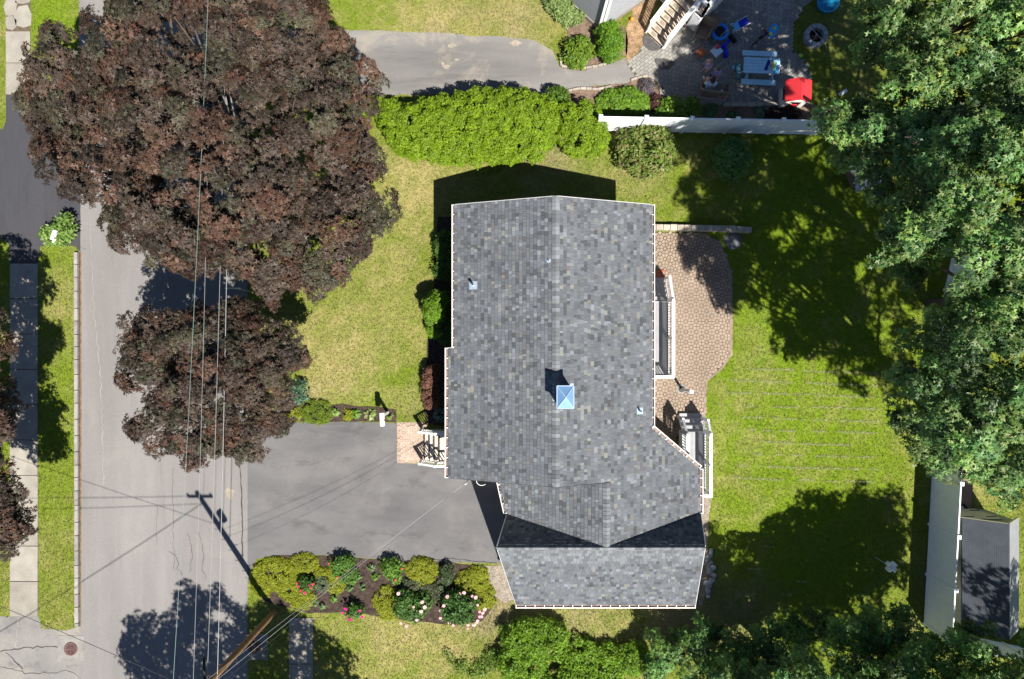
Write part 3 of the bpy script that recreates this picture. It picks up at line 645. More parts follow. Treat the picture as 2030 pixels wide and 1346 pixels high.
def rail(parent, pts, ht, m, wd=.06, bal=.12, top=(.09, .05), post_every=None, o=(0, 0, 0), bals=True, bottom=.1, names=('top_rail', 'bottom_rail', 'baluster', 'post')):
    """pts: floor points along the rail; builds posts, rails and one piece per baluster"""
    o = Vector(o); pts = [Vector(p) - o for p in pts]; z = Vector((0, 0, 1))
    for a, b in zip(pts[:-1], pts[1:]):
        MB().bar(a + z * ht, b + z * ht, top[0], top[1]).build(names[0], m, parent); MB().bar(a + z * bottom, b + z * bottom, .045, .045).build(names[1], m, parent)
        L = (b - a).length; k = max(2, int(L / bal))
        if bals:
            for i in range(1, k): q = a.lerp(b, i / k); MB().bar(q + z * bottom, q + z * (ht - .02), .036, .036).build(names[2], m, parent)
    for p in pts:
        q = MB().bar(p - z * .02, p + z * (ht + .06), .1, .1).build(names[3], m, parent)
for Y in (-3.93, -5.27):
    rail(st, [(-3.93, Y, .16), (-3.2, Y, .74), (-2.05, Y, .74)], .88, WHITEP, bal=.13, o=(-3.2, -4.6, 0))
# --- rear decks
BOARD = mat('deck_board', (0.30, 0.30, 0.31), 0.75, 0.08, 3, 0.08, 40, objvar=0.06)
RAILW = mat('rail_vinyl', (0.80, 0.80, 0.80), 0.4, 0.04, 3)
def boards(parent, x0, x1, y0, y1, z, o, axis='y', wd=.14, m=None, name='board'):
    k = max(1, round((x1 - x0) / wd)) if axis == 'y' else max(1, round((y1 - y0) / wd))
    for i in range(k):
        if axis == 'y': a = x0 + (x1 - x0) * i / k; b = x0 + (x1 - x0) * (i + 1) / k; c = ((a + b) / 2 - o[0], (y0 + y1) / 2 - o[1], z - .015); s = (b - a - .008, y1 - y0, .03)
        else: a = y0 + (y1 - y0) * i / k; b = y0 + (y1 - y0) * (i + 1) / k; c = ((x0 + x1) / 2 - o[0], (a + b) / 2 - o[1], z - .015); s = (x1 - x0, b - a - .008, .03)
        MB().box((0, 0, 0), s).build(name, m or BOARD, parent, c)
o1 = (5.9, 0, 0); dk = thing('rear_deck', 'long grey deck with white baluster railing above the patio', 'deck', o1)
boards(dk, 5.2, 6.70, -1.57, 1.6, .8, o1)
MB().box((0, 0, .38), (1.42, 3.1, .7)).build('skirt', WHITE, dk)
MB().bar((-.7, 1.612, .72), (.8, 1.612, .72), .02, .14).build('fascia', RAILW, dk)
for k in range(5):
    z = .8 - (k + 1) * .14; y = 1.62 + k * .215
    MB().box((5.93 - 5.9, y + .11, z - .02), (1.5, .235, .04)).build('tread', BOARD, dk); MB().box((.03, y + .006, z - .06 + .12), (1.46, .015, .1)).build('riser', RAILW, dk)
rail(dk, [(6.68, 1.62, .8), (6.68, 0.05, .8), (6.68, -1.55, .8), (5.3, -1.55, .8)], .95, RAILW, bal=.105, o=o1, top=(.13, .05))
rail(dk, [(6.69, 1.66, .76), (6.70, 2.66, .08)], .93, RAILW, bal=.105, o=o1, top=(.11, .05))
o2 = (7.8, -4.6, 0); dk2 = thing('side_deck', 'small grey landing with white railings at the garage corner', 'deck', o2)
boards(dk2, 7.28, 8.26, -6.5, -3.95, .8, o2)
MB().box((0, -.62, .38), (.95, 2.5, .7)).build('skirt', WHITE, dk2)
for k in range(3):
    z = .8 - (k + 1) * .2; y = -3.95 + k * .24
    MB().box((0, y + .12 + 4.6, z - .02), (.98, .25, .04)).build('tread', BOARD, dk2); MB().box((0, y + 4.606, z - .07 + .14), (.94, .015, .13)).build('riser', RAILW, dk2)
rail(dk2, [(8.23, -3.95, .8), (8.23, -5.2, .8), (8.23, -6.48, .8), (7.7, -6.48, .8)], .95, RAILW, bal=.105, o=o2, top=(.12, .05))
rail(dk2, [(8.24, -3.92, .78), (8.27, -3.4, .3)], .93, RAILW, bal=.105, o=o2)
rail(dk2, [(7.27, -3.95, .8), (7.27, -5.0, .8)], .95, RAILW, bal=.105, o=o2, top=(.12, .05)); rail(dk2, [(7.26, -3.92, .78), (7.22, -3.35, .25)], .93, mat('rail_grey', (.45, .45, .46), .5), bal=.105, o=o2)
# --- post on the patio
t = thing('patio_post', 'slim grey post with white top on a round dark base on the patio', 'post', P(1351, 771))
MB().lathe([(0, .05), (.16, .05), (.2, .0)], n=20).build('base', mat('dark_base', (.05, .05, .05), .6), t); MB().lathe([(.15, .05), (.17, .08), (.19, .05)], n=20).build('ring', mat('grey_ring', (.3, .3, .3), .5), t)
MB().tube([(0, 0, .05), (0, 0, 1.55)], .06, 10).build('pole', mat('grey_pole', (.42, .43, .44), .5), t); MB().box((0, 0, 1.62), (.16, .16, .16)).build('top', WHITEP, t, bevel=.02)
# --- rocks beside the garage
t = thing('rock_border', 'border of pale blue grey rocks at the garage rear corner', 'rocks', (*XY(1404, 1135), 0)); ROCK = mat('rock', (0.30, 0.31, 0.32), 0.9, 0.2, 4, 0.2, objvar=0.25, bmp=.4)
bx, by = XY(1404, 1135)
for k in range(34):
    tt = rnd.random(); u = 1402 + 9 * math.sin(tt * 3) + rnd.uniform(-7, 7) - 8 * tt * tt; v = 1092 + tt * 90; x, y = XY(u, v); r = rnd.uniform(.07, .16)
    q = MB().ball((0, 0, 0), r, (1, rnd.uniform(.65, 1), .55), 7, 5); q.v = [(a * rnd.uniform(.85, 1.12), b * rnd.uniform(.85, 1.12), c) for a, b, c in q.v]; q.sm = [False] * len(q.f)
    q.build('stone', ROCK, t, (x - bx, y - by, .03 + r * .3), (rnd.uniform(-.3, .3), rnd.uniform(-.3, .3), rnd.uniform(0, 6)))
# ================================================================== neighbouring house, deck, fences, shed
CLAP = mat('grey_clapboard', (0.30, 0.31, 0.33), 0.6, 0.06, 3, objvar=0.05)
cx, cy = XY(1190, 61)
nh = thing('grey_house', 'corner of a grey clapboard house with white corner board at the top edge', 'house', (cx, cy, 0))
dirA = (Vector(XY(1127, 4)) - Vector((cx, cy))).normalized()      # wall running up-left
dirB = (Vector(XY(1262, 10)) - Vector((cx, cy))).normalized()
def wall_of_boards(parent, d, L, hgt, inward):
    n = Vector((-d.y, d.x)); n = n if n.dot(inward) < 0 else -n
    MB().add([(0, 0, 0), (d.x * L, d.y * L, 0), (d.x * L, d.y * L, hgt), (0, 0, hgt)], [(0, 1, 2, 3)]).build('wall', CLAP, parent)
    k = int((hgt - .3) / .125)
    for i in range(k):
        z = .3 + i * .125; a0 = n * .028; a1 = n * .006
        q = [Vector((0, 0, z)) + a0.to_3d(), (d * L + a0).to_3d() + Vector((0, 0, z)), (d * L + a1).to_3d() + Vector((0, 0, z + .125)), a1.to_3d() + Vector((0, 0, z + .125)), Vector((0, 0, z)), (d * L).to_3d() + Vector((0, 0, z))]
        MB().add(q, [(0, 1, 2, 3), (5, 1, 0, 4)]).build('clapboard', CLAP, parent)
    MB().bar((n * .03).to_3d() + Vector((0, 0, .14)), (d * L + n * .03).to_3d() + Vector((0, 0, .14)), .06, .28).build('foundation', CONC, parent)
    return n
inw = (dirA + dirB)
nA = wall_of_boards(nh, dirA, 9, 3.6, inw); nB = wall_of_boards(nh, dirB, 8, 3.6, inw)
MB().bar((*(nA * .045 + dirA * .06), 0), (*(nA * .045 + dirA * .06), 3.6), .12, .04).build('corner_board', WHITEP, nh); MB().bar((*(nB * .045 + dirB * .06), 0), (*(nB * .045 + dirB * .06), 3.6), .12, .04).build('corner_board', WHITEP, nh)
q = -(dirA + dirB) * .3
MB().add([(q.x, q.y, 3.62), (dirA.x * 9 + q.x, dirA.y * 9 + q.y, 3.62), ((dirA.x * 9 + dirB.x * 8), (dirA.y * 9 + dirB.y * 8), 3.62), (dirB.x * 8 + q.x, dirB.y * 8 + q.y, 3.62), ((dirA.x * 4.5 + dirB.x * 4), (dirA.y * 4.5 + dirB.y * 4), 5.6)], [(0, 1, 4), (1, 2, 4), (2, 3, 4), (3, 0, 4), (3, 2, 1, 0)]).build('roof', UNDER, nh)
fx = Vector((0.02, 0, 0))
# --- deck stairs next door (descend toward lower left)
WOOD = mat('tan_tread', (0.40, 0.32, 0.25), 0.8, 0.1, 4, 0.1, objvar=0.06); DARKW = mat('brown_deck', (0.17, 0.12, 0.095), 0.8, 0.15, 4, 0.1, objvar=0.08)
bl = Vector(XY(1281, 66)); br = Vector(XY(1314, 97)); acr = (br - bl); wid = acr.length; acr.normalize(); up2 = Vector((-acr.y, acr.x))
if up2.y < 0: up2 = -up2
ds = thing('deck_stairs', 'tan stairs with white rails rising to the deck next door', 'stairs', (bl.x, bl.y, 0)); NST = 7; RISE = .18; RUN = .215
ldir = lambda s, t, z: (acr.x * s + up2.x * t, acr.y * s + up2.y * t, z)
for k in range(NST):
    z = RISE * (k + 1); a = math.atan2(acr.y, acr.x)
    MB().box((0, 0, 0), (wid, RUN + .02, .04)).build('tread', WOOD, ds, ldir(wid / 2, RUN * (k + .5), z), (0, 0, a))
    MB().box((0, 0, 0), (wid - .02, .02, RISE - .04)).build('riser', DARKW, ds, ldir(wid / 2, RUN * k + .03, z - RISE / 2 - .02), (0, 0, a))
    MB().box((0, 0, 0), (.24, .14, .012)).build('tread_mat', mat('tread_mat', (.22, .20, .16), .9), ds, ldir(wid * .3, RUN * (k + .5), z + .027), (0, 0, a))
topz = RISE * NST; topt = RUN * NST
for s in (0.0, wid):
    A = ldir(s, .05, 0.05); B = ldir(s, topt, topz)
    rail(ds, [A, B], .9, RAILW, bal=.13, top=(.15, .06)); MB().bar(ldir(s, .0, .08), ldir(s, topt, topz - .08), .05, .26).build('stringer', RAILW, ds)
# landing and deck beyond
dk3 = thing('raised_deck', 'brown raised deck with white rails and lattice skirt at the top edge', 'deck', (bl.x, bl.y, 0)); a3 = math.atan2(acr.y, acr.x)
for k in range(16):
    MB().box((0, 0, 0), (wid + 1.65, .135, .03)).build('board', DARKW, dk3, ldir(wid / 2 - .375, topt + .08 + k * .142, topz), (0, 0, a3))
for s0, t0, s1, t1 in ((wid + .42, topt + .05, wid + .42, topt + 2.3), (wid + .05, topt + .05, wid + .42, topt + .05), (-1.15, topt + .05, -.08, topt + .05)):
    rail(dk3, [ldir(s0, t0, topz), ldir(s1, t1, topz)], .92, RAILW, bal=.13, top=(.14, .06))
def lattice(parent, p0, p1, z0, z1):
    p0, p1 = Vector(p0), Vector(p1); d = (p1 - p0); L = d.length; d.normalize(); mb = MB(); h = z1 - z0
    mb.bar((*p0, z0), (*p1, z0), .03, .07); mb.bar((*p0, z1), (*p1, z1), .03, .07); n = Vector((-d.y, d.x)) * .006
    k = -int(h / .11)
    while k * .11 < L:
        for sg in (1, -1):
            s0 = k * .11; a, b = (s0, s0 + h); za, zb = (z0, z1) if sg > 0 else (z1, z0)
            if b > 0 and a < L:
                ca, cb = max(a, 0), min(b, L); fa, fb = (ca - a) / h, (cb - a) / h
                mb.bar((p0.x + d.x * ca + n.x * sg, p0.y + d.y * ca + n.y * sg, za + (zb - za) * fa), (p0.x + d.x * cb + n.x * sg, p0.y + d.y * cb + n.y * sg, za + (zb - za) * fb), .008, .04)
        k += 1
    mb.build('lattice', RAILW, parent)
lattice(dk3, Vector(ldir(wid + .05, topt - .02, 0)[:2]), Vector(ldir(wid + .44, topt - .02, 0)[:2]), .05, topz - .1)
lattice(dk3, Vector(ldir(wid + .46, topt, 0)[:2]), Vector(ldir(wid + .46, topt + 2.3, 0)[:2]), .05, topz - .1)
lattice(dk3, Vector(ldir(-1.2, topt - .02, 0)[:2]), Vector(ldir(-.05, topt - .02, 0)[:2]), .05, topz - .1)
# --- white vinyl fences
def fence(label, pts, ht, spacing=1.95, skip_at=()):
    pts = [Vector(p) for p in pts]; o = pts[0]; t = thing('vinyl_fence', label, 'fence', (o.x, o.y, 0)); posts = []
    for a, b in zip(pts[:-1], pts[1:]):
        k = max(1, round((b - a).length / spacing)); posts += [a.lerp(b, i / k) for i in range(k)]
    posts.append(pts[-1]); bm = {}
    for p in posts:
        q = p - o; d = MB().box((0, 0, (ht + .06) / 2), (.12, .12, ht + .06)).build('post', WHITE, t, (q.x, q.y, 0)); d.rotation_euler.z = math.atan2((pts[-1] - pts[0]).y, (pts[-1] - pts[0]).x)
        h = .085; MB().add([(-h, -h, ht + .06), (h, -h, ht + .06), (h, h, ht + .06), (-h, h, ht + .06), (-h, -h, ht + .09), (h, -h, ht + .09), (h, h, ht + .09), (-h, h, ht + .09), (0, 0, ht + .14)], [(0, 1, 5, 4), (1, 2, 6, 5), (2, 3, 7, 6), (3, 0, 4, 7), (4, 5, 8), (5, 6, 8), (6, 7, 8), (7, 4, 8)]).build('cap', WHITE, d)
    for a, b in zip(posts[:-1], posts[1:]):
        a, b = a - o, b - o; d = (b - a); L = d.length - .12; d.normalize(); rz = math.atan2(d.y, d.x); a = a + d * .06; b = b - d * .06
        for z in (.1, ht - .03): MB().bar((*a, z), (*b, z), .055, .1).build('rail', WHITE, t)
        n = max(1, round(L / .15)); key = round(L, 3)
        if key not in bm: bm[key] = MB().box((0, 0, (ht + .07) / 2), (L / n - .006, .024, ht - .18)).mesh('board', WHITE)
        for i in range(n):
            c = a + d * (L * (i + .5) / n); link('board', bm[key], None, t, (c.x, c.y, 0), (0, 0, rz + rnd.uniform(-.01, .01)))
    return t
FE = [XY(1831, 1236), XY(1847, 940), XY(1872, 575), XY(1902, 440)]
fence('white vinyl fence beside the patio, below the shaded pavers', [XY(1180, 259), XY(1605, 266), XY(1800, 272), XY(1910, 300)], 1.83)
fence('tall white vinyl fence beside the shed at the right', FE, 1.95, 2.35)
fence('white fence run below the shed, mostly under leaves', [XY(1842, 1244), XY(2060, 1290)], 1.75)
# --- garden shed behind the fence
SHR = mat('shed_shingle_shaded', (0.062, 0.07, 0.084), 0.9, 0.15, 2, 0.2, 40, bmp=.3); OLIVE = mat('olive_siding', (0.20, 0.22, 0.145), 0.7, 0.08, 3); TANP = mat('tan_door', (0.38, 0.36, 0.25), 0.7, 0.06, 3)  # dark grey west slope shingle, deepened with shade put into its colour
sx0, sx1 = 18.65, 20.75; sy1, sy0 = -7.45, -11.85; sm = (sx0 + sx1) / 2
sd = thing('garden_shed', 'olive garden shed with dark shingle roof and tan double doors', 'shed', (sm, (sy0 + sy1) / 2, 0)); ox, oy = sm, (sy0 + sy1) / 2
def sp(pts): return [(p[0] - ox, p[1] - oy, p[2]) for p in pts]
MB().prism([(sx0 - ox, sy0 - oy), (sx1 - ox, sy0 - oy), (sx1 - ox, sy1 - oy), (sx0 - ox, sy1 - oy)], 0, 1.95).build('wall', OLIVE, sd)
MB().add(sp([(sx0, sy1, 1.95), (sx1, sy1, 1.95), (sm + .1, sy1, 2.75), (sx0, sy0, 1.95), (sx1, sy0, 1.95), (sm + .1, sy0, 2.75)]), [(0, 2, 1), (3, 4, 5), (0, 3, 5, 2), (2, 5, 4, 1)]).build('gable', OLIVE, sd)
rw = MB().add(sp([(sx0 - .12, sy1 + .1, 1.90), (sm + .1, sy1 + .1, 2.84), (sm + .1, sy0 - .1, 2.84), (sx0 - .12, sy0 - .1, 1.90), (sx0 - .12, sy1 + .1, 1.82), (sm + .1, sy1 + .1, 2.76), (sm + .1, sy0 - .1, 2.76), (sx0 - .12, sy0 - .1, 1.82)]), [(3, 2, 1, 0), (4, 5, 6, 7), (0, 1, 5, 4), (2, 3, 7, 6), (3, 0, 4, 7)]).build('roof', SHR, sd)
rw2 = MB().add(sp([(sx1 + .12, sy1 + .1, 1.90), (sm + .1, sy1 + .1, 2.84), (sm + .1, sy0 - .1, 2.84), (sx1 + .12, sy0 - .1, 1.90), (sx1 + .12, sy1 + .1, 1.82), (sm + .1, sy1 + .1, 2.76), (sm + .1, sy0 - .1, 2.76), (sx1 + .12, sy0 - .1, 1.82)]), [(0, 1, 2, 3), (7, 6, 5, 4), (4, 5, 1, 0), (6, 7, 3, 2), (4, 0, 3, 7)]).build('roof', mat('shed_shingle_lit', (.21, .215, .225), .9, .12, 2, .2, 40), sd)  # east slope: lighter copy of the shingle, sunlight put into its colour
for i in range(22):      # shingle courses
    f0 = i / 22; x = lambda f: sx0 - .12 + (sm + .1 - sx0 + .12) * f; zf = lambda f: 1.90 + .94 * f
    MB().add(sp([(x(f0), sy0 - .1, zf(f0) + .007), (x(f0), sy1 + .1, zf(f0) + .007), (x(f0 + 1 / 22), sy1 + .1, zf(f0 + 1 / 22) + .003), (x(f0 + 1 / 22), sy0 - .1, zf(f0 + 1 / 22) + .003), (x(f0), sy0 - .1, zf(f0)), (x(f0), sy1 + .1, zf(f0))]), [(0, 3, 2, 1), (0, 1, 5, 4)]).build('shingle_course', SHR, rw)
for k, xx in enumerate((sx0 + .55, sx0 + 1.25)):
    d = MB().box((xx - ox, sy1 + .03 - oy, 1.0), (.66, .05, 1.7)).build('door', TANP, sd)
    for z in (.5, 1.5): MB().box((xx - ox + (.1 if k else -.1), sy1 + .065 - oy, z), (.4, .02, .05)).build('hinge', BLACKM, d)
for x0, x1, z0, z1 in ((sx0 - .12, sm + .1, 1.86, 2.80), (sm + .1, sx1 + .12, 2.80, 1.86)): MB().bar((x0 - ox, sy1 + .115 - oy, z0 - .03), (x1 - ox, sy1 + .115 - oy, z1 - .03), .025, .1).build('rake_board', TANP, sd)
MB().box((sx0 + .9 - ox, sy1 + .7 - oy, .06), (1.2, 1.3, .1)).build('ramp', DARKW, sd)
whl = thing('wheel', 'black rimmed wheel leaning by the shed ramp', 'wheel', P(1902, 1007)); MB().tube([(.2 * math.cos(k * .39), .2 * math.sin(k * .39), .12 + .04 * math.cos(k * .39)) for k in range(17)], .05, 8).build('tyre', BLACKM, whl)
MB().lathe([(0, .13), (.1, .13), (.15, .10)], n=14).build('rim', WHITEP, whl)
# --- grey gabled coop under the maple
COOP = mat('weathered_grey', (0.30, 0.31, 0.32), 0.8, 0.15, 3, .1, objvar=.05)
cp = thing('coop', 'small grey gabled coop half hidden under the green maple', 'coop', (*XY(1698, 352), 0), R(22))
MB().box((0, 0, .25), (.8, .8, .5)).build('wall', DARKW, cp)
for sgn in (1, -1):
    rp = MB().add([(-.6, 0, .98), (.6, 0, .98), (.6, sgn * .62, .58), (-.6, sgn * .62, .58), (-.6, 0, .95), (.6, 0, .95), (.6, sgn * .62, .55), (-.6, sgn * .62, .55)], [(0, 1, 2, 3), (7, 6, 5, 4), (0, 4, 5, 1), (1, 5, 6, 2), (2, 6, 7, 3), (3, 7, 4, 0)]).build('roof_panel', COOP, cp)
    for i in range(6): MB().bar((-.5 + i * .2, sgn * .02, .99), (-.5 + i * .2, sgn * .61, .61), .17, .02).build('board', COOP, rp)
# --- bird feeder pole on the lawn
bf = thing('bird_feeder', 'pale blue white bird feeder on a thin pole in the shaded lawn', 'bird feeder', P(1729, 1101)); PB = mat('pale_blue_plastic', (.55, .62, .74), .4)
MB().tube([(0, 0, 0), (0, 0, 1.55)], .02, 8).build('pole', mat('thin_pole', (.3, .32, .34), .4), bf)
for k in range(4):
    a = R(45) + k * math.pi / 2; c = (.14 * math.cos(a), .14 * math.sin(a)); h = MB().box((*c, 1.5), (.17, .17, .2), a).build('house_box', PB if k % 2 else WHITEP, bf)
    MB().add([(c[0] + .12 * math.cos(a + q), c[1] + .12 * math.sin(a + q), 1.6) for q in (.785, 2.356, 3.927, 5.498)] + [(*c, 1.7)], [(0, 1, 4), (1, 2, 4), (2, 3, 4), (3, 0, 4)]).build('house_roof', WHITEP, h)
MB().box((0, 0, 1.64), (.14, .14, .2), R(45)).build('finial', WHITEP, bf)
# --- mailboxes
MB_W = mat('mailbox_white', (.82, .82, .82), .4, .03)
def mailbox(label, x, y, rz, ht=1.25, L=.5, name='mailbox'):
    t = thing(name, label, 'mailbox', (x, y, 0), rz)
    MB().box((0, 0, ht / 2), (.11, .11, ht)).build('post', MB_W, t); MB().bar((0, -.05, ht - .1), (0, -.42, ht), .08, .06).build('arm', MB_W, t)
    pr = [(-.1, 0), (.1, 0), (.1, .1)] + [(.1 * math.cos(a), .1 + .09 * math.sin(a)) for a in np.linspace(.3, 2.84, 6)] + [(-.1, .1)]
    n = len(pr); vs = [(px, y0, ht + pz) for y0 in (.12, -L + .12) for px, pz in pr]
    MB().add(vs, [tuple(range(n)), tuple(reversed(range(n, 2 * n)))] + [(i, n + i, n + (i + 1) % n, (i + 1) % n) for i in range(n)]).build('box', MB_W, t)
    MB().box((.11, -.2, ht + .16), (.012, .03, .14)).build('flag', mat('flag_red', (.5, .02, .02), .5), t)
p = P(769, 815); mailbox('white mailbox on a post between mulch bed and driveway', p.x - .0, p.y - .05, R(3), 1.3, .55)
p = P(134, 468); mailbox('white mailbox half hidden in the leafy shrub by the dark driveway', p.x, p.y, R(-20), .75, .42)
t = thing('post_sign', 'thin white sign bar on a slim post below the big purple maple', 'sign', P(500, 578)); MB().tube([(0, 0, 0), (0, 0, 2.0)], .025, 8).build('post', mat('thin_pole', (.3, .32, .34)), t); MB().box((-.05, 0, 2.02), (.62, .03, .16)).build('blade', WHITEP, t)
# ================================================================== vegetation
def leaf_shape(kind):
    """local 2-D outline pieces (x along the leaf, y across), list of polygons with equal corner count"""
    if kind == 'maple':
        def lobe(a, L, wd):
            c, s = math.cos(a), math.sin(a); n = (-s, c)
            return [(c * .1 + n[0] * wd, s * .1 + n[1] * wd, .07), (c * L, s * L, -.06), (c * .1 - n[0] * wd, s * .1 - n[1] * wd, .07)]
        return [lobe(0, 1.0, .26), lobe(1.1, .80, .24), lobe(-1.1, .80, .24)]
    if kind == 'oval': return [[(0, 0, 0), (.45, .26, .05), (1, 0, -.05), (.45, -.26, .05)]]
    if kind == 'sprig': return [[(0, .17, 0), (1, 0, 0), (0, -.17, 0)], [(.1, .05, 0), (.62, .5, .04), (.5, .05, 0)], [(.1, -.05, 0), (.5, -.05, 0), (.62, -.5, .04)]]
    if kind == 'blade': return [[(0, .06, 0), (0, -.06, 0), (.6, -.045, .22), (1, 0, .12)]]
def leaves(name, pos, nrm, dirv, size, kind, cols, m, parent, curl=1.0):
    sh = np.array(leaf_shape(kind)); K = len(sh); n = len(pos)
    nz = nrm / np.linalg.norm(nrm, axis=1, keepdims=True)
    dx = dirv - nz * np.sum(dirv * nz, 1, keepdims=True); dx /= np.linalg.norm(dx, axis=1, keepdims=True) + 1e-9
    dy = np.cross(nz, dx); S = size[:, None, None, None]
    q = pos[:, None, None, :] + S * (sh[None, :, :, 0:1] * dx[:, None, None, :] + sh[None, :, :, 1:2] * dy[:, None, None, :] + curl * sh[None, :, :, 2:3] * nz[:, None, None, :])
    me = poly_mesh(name, q.reshape(n * K, sh.shape[1], 3), m, np.repeat(cols, K, 0))
    return link(name, me, None, parent)
def pick_cols(pal, wts, n, r, jit=.18):
    pal = np.array(pal); i = r.choice(len(pal), n, p=np.array(wts) / sum(wts))
    return pal[i] * r.uniform(1 - jit, 1 + jit, (n, 1))
def bough_leaves(bc, ba, br, dens, size, r, flat=.45, droop=.55, tilt=.45, sizevar=.3):
    """bc centres, ba axes, br radii -> leaf pos, normal, direction, size, bough index"""
    n = np.maximum(3, (dens * np.pi * br ** 2 * r.uniform(.75, 1.25, len(br))).astype(int)); idx = np.repeat(np.arange(len(br)), n); N = len(idx)
    A = ba / np.linalg.norm(ba, axis=1, keepdims=True); ref = np.where(np.abs(A[:, 2:3]) < .9, np.array([[0, 0, 1.0]]), np.array([[1.0, 0, 0]]))
    U = np.cross(A, ref); U /= np.linalg.norm(U, axis=1, keepdims=True); V = np.cross(A, U)
    k1 = r.integers(3, 7, len(br)); ph = r.uniform(0, 6.28, len(br))
    th = r.uniform(0, 2 * np.pi, N); rho = np.sqrt(r.random(N)); edge = .78 + .22 * np.sin(k1[idx] * th + ph[idx])
    rr = rho * br[idx] * edge; o = np.cos(th)[:, None] * U[idx] + np.sin(th)[:, None] * V[idx]
    h = flat * br[idx] * (1 - rho ** 1.8) - np.abs(r.normal(0, .16, N)) * br[idx]
    pos = bc[idx] + o * rr[:, None] + A[idx] * h[:, None]
    nrm = A[idx] * .9 + o * (droop * rho)[:, None] + r.normal(0, tilt, (N, 3)); nrm[:, 2] = np.abs(nrm[:, 2]) * .9 + .05
    dirv = o + r.normal(0, .5, (N, 3)) - np.array([0, 0, .25])
    return pos, nrm, dirv, size * r.uniform(1 - sizevar, 1 + sizevar, N), idx
def lobe_boughs(lobes, r, spacing, rad, jitter=.25, zmin=-.25, shell=(.78, 1.05), inner=.25, rough=.0):
    """spread boughs over the outer shells of a set of ellipsoid lobes"""
    L = np.array(lobes, float); C_, A_, R_ = [], [], []
    for i, (x, y, z, rx, ry, rz) in enumerate(L):
        area = 2 * np.pi * ((rx * ry) ** 1.6 / 3 + (rx * rz) ** 1.6 / 3 + (ry * rz) ** 1.6 / 3) ** (1 / 1.6)
        for kind, k in (('s', int(area / spacing ** 2)), ('i', int(inner * area / spacing ** 2))):
            if k < 1: continue
            d = r.normal(0, 1, (k * 2, 3)); d /= np.linalg.norm(d, axis=1, keepdims=True); d = d[d[:, 2] > zmin][:k]
            s = r.uniform(*(shell if kind == 's' else (.30, .65)), (len(d), 1)); w3 = r.uniform(0, 6.28, 3)
            s = s * (1 + rough * np.sin(5 * d[:, :1] + w3[0]) * np.sin(5 * d[:, 1:2] + w3[1]) + rough * .7 * np.sin(9 * d[:, :1] + w3[2]) * np.sin(8 * d[:, 1:2] + w3[0]))
            p = np.array([x, y, z]) + d * s * np.array([rx, ry, rz]) + r.normal(0, jitter * rad, (len(d), 3))
            keep = np.ones(len(d), bool)
            for j, q in enumerate(L):
                if j != i: keep &= (((p - q[:3]) / q[3:]) ** 2).sum(1) > .45
            g = d / np.array([rx, ry, rz]); g /= np.linalg.norm(g, axis=1, keepdims=True)
            ax = g * .75 + np.array([0, 0, .75]) + r.normal(0, .22, g.shape)
            C_.append(p[keep]); A_.append(ax[keep]); R_.append(rad * r.uniform(.65, 1.35, keep.sum()))
    return np.concatenate(C_), np.concatenate(A_), np.concatenate(R_)
BARK = mat('bark', (0.085, 0.068, 0.055), 0.95, 0.3, 5, .3, 30, bmp=.8)
BARKP = mat('bark_pale', (0.30, 0.27, 0.24), 0.9, 0.25, 5, .2, 30)
def tree(name, label, base, lobes, pal, wts, leaf, kind='maple', spacing=.62, rad=.55, cover=1.5, seed=1, group=None, m=None, trunk_r=.22, flat=.4, boughvar=.22, inner=.3, zmin=-.3):
    r = np.random.default_rng(seed); t = thing(name, label, 'tree', (base[0], base[1], 0), group=group); o = np.array([base[0], base[1], 0])
    L = [(x - base[0], y - base[1], z, a, b, c) for x, y, z, a, b, c in lobes]
    bc, ba, br = lobe_boughs(L, r, spacing, rad, inner=inner, zmin=zmin, rough=.16)
    ar = {'maple': .40, 'oval': .26, 'sprig': .30, 'blade': .08}[kind] * leaf * leaf
    pos, nrm, dv, sz, idx = bough_leaves(bc, ba, br, cover / ar, leaf, r, flat=flat)
    tint = np.array([(1, 1, 1), (1.22, .96, .88), (.9, 1.12, .95), (1.05, 1.05, 1.08)] if m is LM_P else [(1, 1, 1), (1.06, 1.0, .88), (.90, 1.0, 1.08), (1.0, 1.03, .95)])[r.integers(0, 4, len(bc))]
    cols = pick_cols(pal, wts, len(pos), r) * tint[idx] * (1 + boughvar * r.normal(0, 1, len(bc)).clip(-1.8, 1.8))[idx][:, None]
    leaves('crown', pos, nrm, dv, sz, kind, cols.clip(.004, 1), m, t)
    zt = np.mean([l[2] for l in L]); cxm, cym = np.mean([l[0] for l in L]), np.mean([l[1] for l in L])
    mb = MB(); fork = Vector((cxm * .25, cym * .25, zt * .42)); mb.tube([(0, 0, -.1), (0, 0, .15), (cxm * .08, cym * .08, zt * .2), tuple(fork), (cxm * .6, cym * .6, zt * .85)], [trunk_r * 1.5, trunk_r * 1.15, trunk_r, trunk_r * .85, trunk_r * .35], 10); mb.build('trunk', BARK, t)
    mb = MB()
    for x, y, z, a, b, c in L:
        e = Vector((x, y, z + c * .3)); mid = fork.lerp(e, .5) + Vector((0, 0, -.15)); mb.tube([fork, mid, e], [trunk_r * .45, trunk_r * .28, .03], 6)
        for k in range(5):
            d = Vector(r.normal(0, 1, 3)); d.z = abs(d.z); d.normalize(); mb.tube([mid.lerp(e, .6), e + Vector((d.x * a, d.y * b, d.z * c)) * .55], [.05, .012], 5)
    mb.build('branches', BARK, t)
    return t
def LB(*items):   # (u, v, z, r[, rz]) -> world ellipsoids
    out = []
    for it in items:
        u, v, z, rr = it[:4]; p = P(u, v, z); out.append((p.x, p.y, z, rr, rr, it[4] if len(it) > 4 else rr * .7))
    return out
